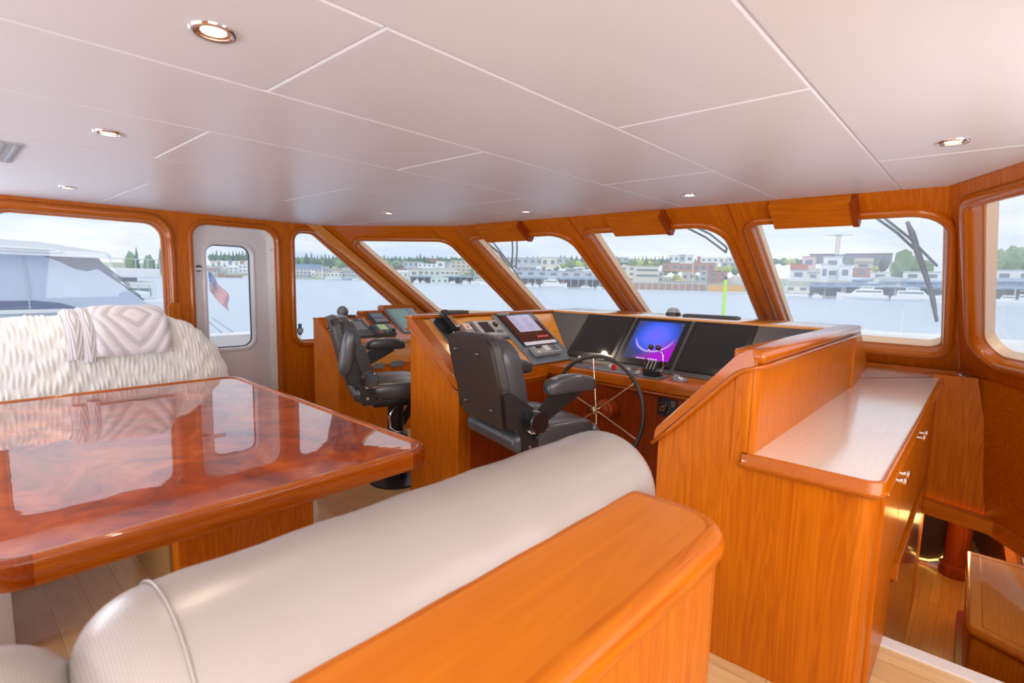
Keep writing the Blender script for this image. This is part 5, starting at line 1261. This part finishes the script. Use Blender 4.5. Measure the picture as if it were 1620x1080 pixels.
('house',-20.7,271.2,3,5.3,13.2,'blue'),
('longshed',-46.2,264,2.4,3.5,26.9,'blue'),
('boathouse',-54.1,266.6,-3,2.2,12.6,'dark'),
('boathouse',-29.3,272.4,-3,2.8,36.6,'dark'),
('shed',-64.4,262.2,-0.9,3.7,10.1,'cream'),
('house',-41,264.8,3.6,5.5,5.4,'blue'),
('boat',-62.5,254.4,-3,0.3,9.5,'white'),
('boat',-54.3,254.3,-3,-0,4,'white'),
('boat',-36.4,242.3,-3,3.7,16.8,'yacht'),
('boat',-19.3,239.2,-3,3.5,14.9,'yacht'),
('sail',-67.6,259.3,-3,13.5,2.5,'white'),
('block',7,284.9,5.7,9.7,12.5,'white'),
('house',6.1,274.9,2.7,6.5,13.9,'blue'),
('boathouse',7.2,269.9,-3,3.6,15.3,'dark'),
('boat',4.3,245,-3,2.1,6.3,'white'),
('boat',10.2,244.8,-3,2.9,6.6,'yacht'),
]

COL=dict(white=(.86,.87,.88),cream=(.80,.78,.66),tan=(.66,.60,.50),grey=(.52,.56,.60),brick=(.52,.28,.22),red=(.62,.16,.12),rust=(.42,.26,.20),roofblue=(.60,.64,.70),mint=(.70,.78,.70),dark=(.17,.20,.22),blue=(.28,.38,.52),pink=(.78,.58,.55),darkb=(.26,.26,.30),orange=(.78,.42,.14),redroof=(.80,.80,.78),creamstrip=(.80,.78,.66),yellow=(.85,.55,.06),gravel=(.55,.52,.49),trawler=(.88,.88,.88),yacht=(.88,.89,.90))
def cm(k): return mat('paint_'+k,COL.get(k,(.7,.7,.7)),.6)
ROOFC={'roofblue':(.20,.30,.44),'redroof':(.45,.14,.10),'white':(.70,.72,.74),'cream':(.55,.50,.44),'grey':(.36,.40,.45),'brick':(.40,.24,.20),'tan':(.50,.42,.34),'mint':(.55,.64,.60),'blue':(.30,.40,.55),'pink':(.6,.4,.35)}
WIN=mat('far_window_glass',(.20,.25,.30),.25)
def where(x,y):
    az=math.degrees(math.atan2(-x,y))
    for lim,t in ((66,'through the door window'),(57,'through the triangular window'),(43.5,'through the slanted port-side pane'),(32,'through the pane with upright wipers'),(17.5,'through the middle windshield pane'),(0,'through the pane above the worktop')):
        if az>lim: return t
    return 'through the starboard window'
def root(name,label,cat,x,y,z,group=None):
    return thing(name,label,cat,(x,y,z),math.atan2(-x,y),group)   # local +Y points away from the room
def LO(n,bm,m,par,s=None): return obj(n,bm,m,par,local=True,smooth=s)
TREE={}
def conifer_mesh(seed):
    random.seed(seed); bm=NB(); n=9; prev=None
    for k in range(n):
        z0=.12+k*.096; r=(1-k/n)*.5*(.85+.3*random.random())+.03; secs=[]
        for zz,rr in((z0,r),(z0+.15,r*.30)):
            secs.append([Vector((rr*(1+.35*(random.random()-.5)*(1 if rr==r else 0))*math.cos(2*PI*i/11),rr*(1+.3*(random.random()-.5))*math.sin(2*PI*i/11),zz+(-.03*random.random() if rr==r else 0))) for i in range(11)])
        loft(bm,secs)
    me=bpy.data.meshes.new('conifer_crown'); bm.to_mesh(me); bm.free(); me.materials.append(mat('conifer_green',(.13,.22,.17),.9)); return me
def round_mesh(seed,m):
    random.seed(seed); bm=NB(); bmesh.ops.create_icosphere(bm,subdivisions=3,radius=.5)
    for v in bm.verts:
        d=mnoise.noise(v.co*4+Vector((seed*3,0,0)))*.16+mnoise.noise(v.co*11+Vector((0,seed,0)))*.07; v.co=v.co*(1+d*2); v.co.z=v.co.z*1.0+.5
    me=bpy.data.meshes.new('leafy_crown'); bm.to_mesh(me); bm.free(); me.materials.append(m); return me
CONM=[conifer_mesh(i) for i in range(4)]
GR={'':mat('leaf_green',(.22,.33,.18),.9),'yel':mat('leaf_yellow_green',(.50,.55,.18),.9),'dk':mat('leaf_dark',(.14,.15,.17),.9),'ridge':mat('leaf_deep_green',(.15,.25,.18),.9)}
RNM={k:[round_mesh(i,m) for i in range(3)] for k,m in GR.items()}
bm=NB(); cyl(bm,(0,0,0),(0,0,.3),.03,.02,8); TRK=bpy.data.meshes.new('tree_trunk'); bm.to_mesh(TRK); bm.free(); TRK.materials.append(mat('bark',(.2,.15,.11),.9))
seen={}
def tree(i,x,y,z0,z1,w,meshes,label,group,name):
    t=thing(name,label,'tree',(x,y,z0),i*1.3,group); h=z1-z0
    if 'ridge' not in label: seen.setdefault(label,[]).append(t)
    for nm,me in(('crown',meshes[i%len(meshes)]),('trunk',TRK)):
        o=bpy.data.objects.new(nm,me); C.objects.link(o); o.parent=t; o.scale=(w,w*.9,h) if nm=='crown' else (h*.5,h*.5,h)
def boat(name,label,x,y,L_,h,kind,flip,cat='boat'):
    t=root(name,label,cat,x,y,-3.0); hullc={'blue':cm('blue')}.get(kind,cm('white')); s=-1 if flip else 1
    hh=h*(.34 if kind!='trawler' else .30); b=max(L_*.26,1.6)
    st_=[(-.5,.42,.85),(-.45,.5,.9),(0,.5,.95),(.3,.38,1.08),(.44,.16,1.2),(.5,.02,1.28)]; secs=[]
    for f,wf,hf in st_: secs.append([Vector((s*L_*f,b*wf*q,zz)) for q,zz in((-.55,-.15),(-1,hh*hf*.5),(-1,hh*hf),(1,hh*hf),(1,hh*hf*.5),(.55,-.15))])
    bm=NB(); loft(bm,secs); bmesh.ops.recalc_face_normals(bm,faces=bm.faces); LO('hull',bm,hullc,t)
    bm=NB(); loft(bm,[[Vector((s*a*L_,c*b,z)) for c in(-.36,.36) for z in ()]+[Vector((s*L_*a,-b*.36,hh*.95)),Vector((s*L_*a2,-b*.33,hh*.95+h*.30)),Vector((s*L_*a2,b*.33,hh*.95+h*.30)),Vector((s*L_*a,b*.36,hh*.95))] for a,a2 in((-.40,-.38),(.24,.12))]); LO('cabin',bm,cm('white'),t)
    bm=NB(); box(bm,(s*-L_*.36,-b*.355,hh*.95+h*.12),(s*L_*.13,b*.355,hh*.95+h*.22)); LO('cabin_windows',bm,WIN,t)
    if kind in('yacht','trawler'):
        bm=NB(); box(bm,(s*-L_*.22,-b*.28,hh*.95+h*.30),(s*L_*.06,b*.28,hh*.95+h*.46)); LO('flybridge',bm,cm('white'),t)
        bm=NB(); box(bm,(s*-L_*.20,-b*.285,hh*.95+h*.36),(s*L_*.062,b*.285,hh*.95+h*.42)); LO('bridge_windows',bm,WIN,t)
        bm=NB(); box(bm,(s*-L_*.40,-b*.30,hh*.95+h*.48),(s*L_*.02,b*.30,hh*.95+h*.50)); LO('canopy',bm,cm('white'),t)
    if kind=='trawler':
        bm=NB(); tube(bm,[(s*L_*.33,0,hh),(s*L_*.20,0,h*1.02)],.10,6); LO('mast',bm,cm('white'),t)
        bm=NB(); superell(bm,(s*L_*.30,0,hh*1.25),(L_*.05,.6,h*.05),2,nu=12,nv=6); LO('red_cover',bm,cm('red'),t)
    return t
def bldg(name,label,x,y,z0,z1,w,key,kind,cat='building'):
    t=root(name,label,cat,x,y,z0); h=z1-z0; d=min(max(w*.3,3),8); m=cm(key); gab=kind in('house','shed','pavilion')
    wh=h*(.66 if gab else 1)
    bm=NB(); box(bm,(-w/2,0,-.5),(w/2,d,wh)); LO('walls',bm,m,t)
    rm=mat('roof_'+key,ROOFC.get(key,tuple(c*.7 for c in COL.get(key,(.5,.5,.5)))),.7)
    bm=NB()
    if kind=='pavilion':
        loft(bm,[[Vector((sx*w*.55,d*.5+sy*d*.6,h*.40)) for sx,sy in((-1,-1),(1,-1),(1,1),(-1,1))],[Vector((sx*w*.36,d*.5+sy*d*.3,h*.58)) for sx,sy in((-1,-1),(1,-1),(1,1),(-1,1))]])
        LO('lower_roof',bm,rm,t); bm=NB(); loft(bm,[[Vector((sx*w*.4,d*.5+sy*d*.4,h*.74)) for sx,sy in((-1,-1),(1,-1),(1,1),(-1,1))],[Vector((sx*w*.15,d*.5+sy*d*.1,h)) for sx,sy in((-1,-1),(1,-1),(1,1),(-1,1))]])
    elif gab:
        if kind=='shed': loft(bm,[[Vector((a,yy,b)) for a,b in((-w*.52,wh),(w*.52,wh),(0,h))] for yy in(-.3,d+.3)])
        else: loft(bm,[[Vector((xx,a,b)) for a,b in((-.8,wh),(d+.8,wh),(d/2,h))] for xx in(-w*.52,w*.52)])
    else: box(bm,(-w/2-.2,-.3,h),(w/2+.2,d+.3,h+max(.25,h*.04)))
    LO('roof',bm,rm,t)
    if key=='creamstrip':
        for z in(.38,.72):
            bm=NB(); box(bm,(-w*.44,-.15,h*z),(w*.46,.1,h*(z+.13))); LO('window_band',bm,WIN,t)
        return t
    if kind=='boathouse': return t
    nx=max(1,min(7,int(w/5))); nz=max(1,min(3,int(wh/4)))
    if w<5: nx=1
    for j in range(nz):
        for i in range(nx):
            cx=-w/2+w*(i+.5)/nx; cz=wh*(j+.5)/nz; bm=NB(); box(bm,(cx-w/nx*.24,-.12,cz-wh/nz*.2),(cx+w/nx*.24,.1,cz+wh/nz*.22)); LO('window',bm,WIN,t)
    return t
WORD=dict(white='white',cream='cream',tan='tan',grey='grey',brick='brick-red',red='red',rust='rusty brown',roofblue='slate-roofed grey',mint='pale green',dark='dark',blue='blue-grey',pink='pinkish',darkb='dark brown',orange='orange',redroof='white red-roofed',creamstrip='cream dark-banded',yellow='yellow',gravel='gravel',yacht='white')
KW=dict(house=('house','small pitched-roof house'),block=('building','flat-roofed building'),shed=('shed','gable-ended shed'),pavilion=('pavilion','two-tier hip-roofed pavilion'),boathouse=('boathouse','open-fronted covered dock'),longshed=('dock_shed','long low dock shed'))
for i,(k,x,y,z0,z1,w,key) in enumerate(BG):
    W_=where(x,y); sfx=''
    if k=='conifer': tree(i,x,y,z0,z1,w*1.25,CONM,'dark pointed conifer on the far ridge, seen '+W_,'conifers seen '+W_,'conifer'); continue
    if k=='tree':
        cw={'':'green','yel':'yellow-green','dk':'dark bare','ridge':'deep green ridge-top'}[key]; tree(i,x,y,z0,z1,w,RNM[key],'%s round-crowned tree on the far shore, seen %s'%(cw,W_),'%s trees seen %s'%(cw,W_),'leafy_tree'); continue
    kind_w={'boat':'moored boat'}.get(k)
    if k=='boat':
        lab={'yacht':'large white motor yacht with flybridge','trawler':'white trawler with raked mast','blue':'dark blue hulled boat','white':'small white moored boat'}[key]+' by the far docks, seen '+W_
        c=boat('motor_yacht' if key in('yacht','trawler') else 'moored_boat',lab,x,y,w,z1+3,key,i%2); c['_k']=lab; seen.setdefault(lab,[]).append(c); continue
    if k=='sail':
        c=boat('sailboat','sailing boat with tall bare mast, seen '+W_,x,y,w,3.2,'white',0); L1=c['label']; seen.setdefault(L1,[]).append(c)
        bm=NB(); cyl(bm,(0,0,1),(0,0,z1+3),.16,.10,8); LO('mast',bm,cm('white'),c)
        if key: bm=NB(); box(bm,(-w*.35,-.5,1.9),(w*.1,.5,2.5)); LO('sail_cover',bm,cm('blue'),c)
        continue
    if k=='mastship':
        c=boat('work_ship','white ship with a tall pyramid mast, seen '+W_,x,y,w,8,'trawler',0,'ship'); bm=NB(); cyl(bm,(0,0,2),(0,0,z1+3),w*.22,.2,6); LO('pyramid_mast',bm,cm('white'),c); continue
    if k=='crane':
        c=root('tower_crane','orange tower crane standing above the town, seen '+W_,'crane',x,y,z0)
        bm=NB(); h=z1-z0
        for sx,sy in((-1,-1),(1,-1),(1,1),(-1,1)): cyl(bm,(sx*.8,sy*.8,0),(sx*.8,sy*.8,h*.96),.22,seg=5)
        for q in range(14):
            a=h*.96*q/14; b=h*.96*(q+1)/14; s=1 if q%2 else -1; cyl(bm,(-s*.8,-.8,a),(s*.8,-.8,b),.14,seg=4)
        LO('tower',bm,mat('crane_orange',(.72,.46,.34),.6),c)
        bm=NB(); box(bm,(-w*.45,-.5,h*.95),(w*.5,.5,h*.975)); box(bm,(-1.6,-1,h*.93),(1.6,1,h)); LO('jib',bm,mat('crane_grey',(.40,.46,.52),.6),c); continue
    if k=='mastpole':
        c=root('tall_pole','thin white pole standing on the quay, seen '+W_,'pole',x,y,z0); bm=NB(); cyl(bm,(0,0,0),(0,0,z1-z0),.35,.2,8); LO('shaft',bm,cm('white'),c); bm=NB(); box(bm,(-2,-.1,(z1-z0)*.8),(2,.1,(z1-z0)*.82)); LO('crossarm',bm,cm('white'),c); continue
    if k=='gravel':
        bm=NB(); superell(bm,(0,0,0),(w*.5,w*.35,z1-z0),1.6,nu=28,nv=14)
        o=obj('gravel_pile',bm,cm('gravel'),smooth=60); tag(o,'pale gravel heap on the quay, seen '+W_,'gravel pile'); o.location=(x,y,z0); continue
    if k=='excavator':
        c=root('excavator','yellow excavator with raised boom on the quay, seen '+W_,'excavator',x,y,z0); h=z1-z0
        bm=NB(); box(bm,(-w*.3,-1,0),(w*.15,1,h*.22)); LO('tracks',bm,cm('dark'),c)
        bm=NB(); box(bm,(-w*.3,-1,h*.22),(w*.1,1,h*.55),bev=.1); LO('cab',bm,cm('yellow'),c)
        bm=NB(); tube(bm,[(w*.05,0,h*.4),(w*.2,0,h),(w*.38,0,h*.85),(w*.48,0,h*.3)],.35,6); LO('boom',bm,cm('yellow'),c); continue
    if k in('barge','quay'):
        wd_=WORD[key]; c=root('barge' if k=='barge' else 'quay_wall',('%s flat barge at the far shore, seen '%wd_ if k=='barge' else 'long stained brown quay wall, seen ')+W_,'barge' if k=='barge' else 'quay',x,y,-3.0); L1=c['label']; seen.setdefault(L1,[]).append(c)
        h=z1+3; bm=NB(); loft(bm,[[Vector((a,yy,b)) for a,b in((-w*.5,h),(w*.5,h),(w*.48,-.2),(-w*.48,-.2))] for yy in(0,w*.25)]); LO('hull' if k=='barge' else 'wall_face',bm,cm(key),c)
        bm=NB(); box(bm,(-w*.5,-.1,h*.86),(w*.5,w*.25+.1,h)); LO('deck_edge',bm,cm('grey' if k=='quay' else key),c)
        if k=='quay':
            for q in range(12): bm=NB(); xq=-w*.48+q*w*.087; cyl(bm,(xq,-.4,-.2),(xq,-.4,h*.86),.4,seg=6); LO('piling',bm,cm('tan'),c)
        continue
    nm,desc=KW[k]; lab='%s %s on the far shore, seen %s'%(WORD[key],desc,W_)
    if k=='boathouse':
        c=root(nm,'open covered dock with posts, seen '+W_,'dock',x,y,-3.0); L1=c['label']; seen.setdefault(L1,[]).append(c); h=z1+3; d=10
        bm=NB(); box(bm,(-w/2,-.5,h*.82),(w/2,d,h)); LO('roof',bm,cm('blue'),c); bm=NB(); box(bm,(-w/2,d-.3,0),(w/2,d,h*.82)); LO('back_wall',bm,cm('dark'),c); bm=NB(); box(bm,(-w/2,-.5,.2),(w/2,d,.7)); LO('deck',bm,cm('tan'),c)
        n=max(3,min(14,int(w/5)))
        for q in range(n): bm=NB(); xq=-w/2+w*q/(n-1); box(bm,(xq-.22,-.5,0),(xq+.22,-.1,h*.82)); LO('post',bm,cm('grey'),c)
        continue
    c=bldg(nm,lab,x,y,z0,z1,w,key,k); seen.setdefault(lab,[]).append(c)
# where several of a kind would share a label, tell them apart by height order and neighbours seen along the shore
ORDS=['first','second','third','fourth','fifth','sixth','seventh','eighth','ninth']
for lab,L_ in seen.items():
    if len(L_)>1:
        L_.sort(key=lambda o:-math.atan2(-o.location.x,o.location.y))
        for q,o in enumerate(L_):
            if len(L_)>8: break
            o['label']=lab.replace(', seen','').replace(' on the far shore','').replace(' by the far docks','')+', %s from left'%ORDS[min(q,8)] if q<len(L_)-1 else lab.replace(', seen','').replace(' on the far shore','').replace(' by the far docks','')+', rightmost'
            o['group']=lab.split(',')[0]+' '+lab.split('seen ')[-1]
for o in list(C.objects):
    if '_k' in o: del o['_k']
# shore land: a low bank that rises behind the docks
bm=NB(); ring=[]
for az,dn in ((100,1100),(80,1000),(70,935),(62,905),(57,880),(53,700),(49,600),(44,500),(38,430),(32,415),(26,450),(20,470),(15,430),(10,310),(5,282),(0,276),(-12,276),(-25,300),(-50,400)):
    a=R(az); ring.append([Vector((-math.sin(a)*r,math.cos(a)*r,z)) for r,z in((dn+6,-3.2),(dn+10,-1.5),(dn*1.1,2+dn*.006),(dn*1.4,dn*.022),(dn*1.9,dn*.026),(dn*2.2,-3))])
loft(bm,ring,cap=False,close=False); o=obj('far_shore_land',bm,mat('shore_green',(.36,.42,.33),.9,bump=(.05,.3,1)),smooth=60); o['kind']='structure'; o['label']='low green hills of the far shore'

# ---------------- own foredeck outside the windshield
bm=NB(); box(bm,(-4.8,5.2,.30),(.9,6.3,.42)); box(bm,(-4.6,6.3,.30),(.6,6.75,1.02),bev=.05); o=obj('foredeck',bm,WHITE,smooth=40); o['kind']='structure'; o['label']='white foredeck and bulwark outside the windshield'
bm=NB(); cyl(bm,(-2.39,6.5,1.02),(-2.39,6.5,1.52),.020,seg=12); o=obj('lime_pole',bm,LIME,smooth=60); tag(o,'bright lime green pole standing on the foredeck outside','pole'); base(o)
bm=NB(); cyl(bm,(-2.39,6.5,1.52),(-2.39,6.5,1.56),.018,seg=12); obj('pole_cap',bm,DGREY,o,smooth=60)
bm=NB(); cyl(bm,(-.62,6.5,1.02),(-.62,6.5,1.24),.010,seg=8); o=obj('thin_rail_post',bm,WHITE,smooth=60); tag(o,'thin pale post on the bulwark outside the worktop window','post'); base(o)
# wipers lie just outside the panes
def wip(name,lab,arms,blade,grp='windshield wipers'):
    t=thing(name,lab,'wiper',PF.P(*arms[0][0],.19),0,grp); m=mat('wiper_blue_grey',(.035,.055,.085),.4)
    for a,b in arms:
        bm=NB(); tube(bm,[PF.P(*a,.17),PF.P((a[0]+b[0])/2,(a[1]+b[1])/2,.19),PF.P(*b,.17)],.008,8); obj('arm',bm,m,t,smooth=180)
    if blade:
        p=[PF.P(*q,.155) for q in blade]; bm=NB(); tube(bm,p,.012,6); obj('blade',bm,mat('wiper_blade_brown',(.09,.06,.055),.4),t,smooth=60)
        mid=[(p[i]+p[i+1])/2+PF.n*.03 for i in range(len(p)-1)]
        bm=NB(); tube(bm,[p[0]]+[q+PF.n*(.01 if i%2 else .02) for i,q in enumerate(mid)]+[p[-1]],.009,6); obj('blade_frame',bm,MATS['wiper_blade_brown'],t,smooth=60)
wip('wiper','folded windshield wiper with two upright arms and a brown blade, leftmost windshield pane',(((-3.49,.40),(-3.843,.872)),((-3.43,.40),(-3.80,.895)),((-3.79,.89),(-3.86,.88))),[(-3.875,.40),(-3.82,.611),(-3.915,1.058),(-3.987,1.45)])
wip('wiper','pair of slim blue wiper arms slanting across the upper corner of the middle windshield pane',(((-1.74,.37),(-1.505,.70)),((-1.67,.37),(-1.49,.63)),((-1.51,.70),(-1.49,.64))),None)
wip('wiper','wiper with slanting arms and a long brown blade on the pane above the worktop',(((-.56,.37),(-.335,.76)),((-.52,.37),(-.255,.87))),[(-.389,.435),(-.352,.72),(-.292,1.085),(-.252,1.48)])

# ---------------- neighbouring yacht seen through the port window
ny=thing('neighbour_yacht','big white yacht alongside with a mesh-covered raked windshield, outside the port window','yacht',(-14,0,-3.0))
def NYo(n,bm,m,s=None,par=ny): return obj(n,bm,m,par,smooth=s)
bm=NB(); loft(bm,[[Vector((x,a,b)) for a,b in pts] for x,pts in((-12.0,[(-4,.70),(2.84,.74),(2.66,.62),(2.2,-.2),(-4,-.2)]),(-11.95,[(-4,.66),(2.9,.70),(3.0,.5),(2.4,-3.2),(-4,-3.2)]),(-16.5,[(-4,.66),(2.9,.70),(3.0,.5),(2.4,-3.2),(-4,-3.2)]))]); bmesh.ops.recalc_face_normals(bm,faces=bm.faces); NYo('hull',bm,cm('white'))
bm=NB(); prism(bm,ccw([(-4,.78),(2.86,.78),(2.5,1.02),(2.03,1.70),(-4,1.74)]),lambda a,b,d:(d,a,b),-12.0,-16.3); NYo('cabin_glass',bm,mat('navy_glass',(.10,.14,.26),.12,coat=.5))
bm=NB(); 
poly=[(-4,.80),(2.80,.79),(2.30,1.25),(2.0,1.50),(1.85,1.455),(1.66,1.50),(1.50,1.60),(1.30,1.69),(1.06,1.715),(-4,1.725)]
prism(bm,ccw(poly),lambda a,b,d:(d,a,b),-11.93,-11.985); NYo('mesh_cover',bm,mat('mesh_cover',(.55,.62,.76),.8,bump=(5,.3,.02)))
bm=NB(); prism(bm,ccw([(.3,.80),(1.70,.80),(1.45,.90),(1.1,.945),(.3,.94)]),lambda a,b,d:(d,a,b),-11.915,-11.93); NYo('lower_window',bm,mat('navy_glass',(.10,.14,.26),.12,coat=.5))
for y in(1.05,):
    bm=NB(); tube(bm,[(-11.91,y,.80),(-11.91,y-.0,1.2),(-11.915,y-.02,1.70)],.010,6); NYo('cover_seam',bm,cm('grey'))
bm=NB(); prism(bm,rpoly(ccw([(-4,1.73),(2.05,1.695),(2.22,1.715),(2.10,1.80),(1.65,1.865),(1.2,1.925),(-4,2.05)]),[.02,.02,.02,.05,.2,.2,.02]),lambda a,b,d:(d,a,b),-11.75,-16.6); hd=NYo('hardtop',bm,cm('white'),30)
bm=NB(); tube(bm,[(-11.74,-3,1.86),(-11.74,1.40,1.80),(-11.74,1.50,1.775),(-11.74,1.42,1.765),(-11.74,-3,1.80)],.018,6); NYo('roof_moulding',bm,cm('white'),180,hd)
bm=NB(); prism(bm,ccw([(-4,.70),(2.88,.745),(2.86,.80),(-4,.78)]),lambda a,b,d:(d,a,b),-11.88,-16.4); NYo('side_deck',bm,cm('white'))
for a,b in(((2.05,1.66),(2.66,1.00)),((2.09,1.63),(2.50,1.22))):
    bm=NB(); tube(bm,[(-12.2,a[0],a[1]),(-12.1,b[0],b[1])],.010,6); NYo('wiper_arm',bm,cm('dark'),180)
bm=NB(); tube(bm,[(-12.1,2.30,1.30),(-12.08,2.70,.93)],.014,6); NYo('wiper_blade',bm,cm('dark'),180)
bm=NB(); superell(bm,(-13,2.02,1.83),(.10,.06,.05),2.5,nu=14,nv=8); NYo('roof_horn',bm,cm('dark'),180)
bm=NB(); superell(bm,(-15,.75,2.75),(.8,.45,.22),2.2,nu=24,nv=10); NYo('radar_dome',bm,cm('white'),180)
bm=NB(); prism(bm,[(.55,1.95),(.9,1.95),(.85,2.6),(.65,2.6)],lambda a,b,d:(d,a,b),-14.7,-15.3); NYo('radar_mast',bm,cm('white'))
# white marina yachts behind it
for i,(x,y,L_,h,lab) in enumerate(((-52,9.2,8.5,5.2,'long white yacht with a railed upper deck moored behind the covered yacht'),(-46,7.6,7,3.4,'low white cruiser moored in front of the railed yacht'))):
    t=thing('moored_yacht',lab,'yacht',(x,y,-3.0),0)
    bm=NB(); box(bm,(x-2.2,y-L_/2,-3.1),(x+2.2,y+L_/2,-3+h*.45),bev=.2); obj('hull',bm,cm('white'),t)
    bm=NB(); box(bm,(x-1.8,y-L_*.42,-3+h*.45),(x+1.8,y+L_*.35,-3+h*.72),bev=.15); obj('deckhouse',bm,cm('white'),t)
    bm=NB(); box(bm,(x+1.78,y-L_*.38,-3+h*.5),(x+1.86,y+L_*.30,-3+h*.62)); obj('deckhouse_windows',bm,WIN,t)
    bm=NB(); box(bm,(x-2,y-L_*.40,-3+h*.78),(x+2,y+L_*.38,-3+h*.92),bev=.1); obj('upper_deck',bm,cm('white'),t)
    bm=NB(); box(bm,(x-1.5,y-L_*.3,-3+h*.72),(x+1.6,y+L_*.2,-3+h*.78)); obj('dark_gap',bm,cm('dark'),t)
    for q in range(9): bm=NB(); yy=y-L_*.38+q*L_*.095; cyl(bm,(x+1.9,yy,-3+h*.9),(x+1.9,yy,-3+h*1.06),.03,seg=5); obj('rail_post',bm,STEEL,t)
    bm=NB(); cyl(bm,(x+1.9,y-L_*.38,-3+h*1.06),(x+1.9,y+L_*.38,-3+h*1.06),.035,seg=5); obj('rail',bm,STEEL,t)
# trees behind the marina
for i in range(11):
    y=184+i*8.4+(i%3)*2; x=-880-(i%2)*14
    if i%3!=1: tree(i,x,y,0,30-(i*7%9),13,RNM[''],'green round-crowned tree on the far shore, seen through the port window','green trees seen through the port window','leafy_tree')
    else: tree(i,x,y,0,36,11,CONM,'dark pointed conifer on the far ridge, seen through the port window','conifers seen through the port window','conifer')
# own port side deck, flag on its staff
bm=NB(); prism(bm,ccw([(1.2,.30),(3.2,.34),(3.2,.735),(1.2,.735)]),lambda a,b,d:(d,a,b),-6.65,-6.95); o=obj('side_bulwark',bm,WHITE); o['kind']='structure'; o['label']='white side bulwark outside the door'
fl=thing('flag','red white and blue striped flag with a blue starred corner, outside the white door','flag',(-8.57,2.70,.75))
def flag_pt(u,v,d=0):
    p=Vector((-8.56,2.735,1.50))+Vector((.05,.245,-.36))*u+Vector((-.0,-.0,-.30))*v*(1-.15*u)+Vector((.03*math.sin(u*9+v*2),.008*math.sin(v*7),.012*math.sin(u*8)))
    return p+Vector((d,0,0))
def stripm(n,c): return mat(n,c,.8)
for k in range(13):
    bm=NB(); G=[]
    for i in range(17): G.append([bm.verts.new(flag_pt(i/16,(k+j)/13,e)) for j,e in((0,0),(1,0),(1,.004),(0,.004))])
    for a,b in zip(G[:-1],G[1:]):
        for j in range(4): bm.faces.new((a[j],a[(j+1)%4],b[(j+1)%4],b[j]))
    obj('stripe',bm,stripm('flag_red',(.72,.04,.07)) if k%2==0 else stripm('flag_white',(.85,.85,.87)),fl,smooth=180)
bm=NB(); G=[]
for i in range(9): G.append([bm.verts.new(flag_pt(i/8*.40,v,e)) for v,e in((0,.006),(.54,.006),(.54,.009),(0,.009))])
for a,b in zip(G[:-1],G[1:]):
    for j in range(4): bm.faces.new((a[j],a[(j+1)%4],b[(j+1)%4],b[j]))
cn=obj('canton',bm,stripm('flag_blue',(.05,.09,.42)),fl,smooth=180)
for r in range(9):
    for c in range(6 if r%2==0 else 5):
        u=.40*((c+.5+(r%2)*.5)/6); v=.54*(r+.5)/9; p=flag_pt(u,v,.0105); bm=NB(); pts=[]
        for q in range(10):
            a=PI/2+q*PI/5; rr=.0085 if q%2==0 else .0035; pts.append(p+Vector((0,rr*math.cos(a),rr*math.sin(a))))
        loft(bm,[pts,[q_+Vector((.001,0,0)) for q_ in pts]]); obj('star',bm,MATS['flag_white'],cn)
bm=NB(); cyl(bm,(-8.58,2.62,.45),(-8.56,2.735,1.56),.012,seg=8); obj('staff',bm,WHITE,fl)
for i,(a,b,lab) in enumerate((((-7.62,2.45,.88),(-7.55,2.75,.62),'upper'),((-7.62,2.40,.84),(-7.56,2.60,.62),'lower'))):
    bm=NB(); tube(bm,[a,b],.006,6); o=obj('mooring_line',bm,mat('rope_grey',(.35,.38,.45),.8),smooth=180); tag(o,'thin grey mooring line slanting behind the door window, %s of two'%lab,'rope','mooring lines'); base(o)
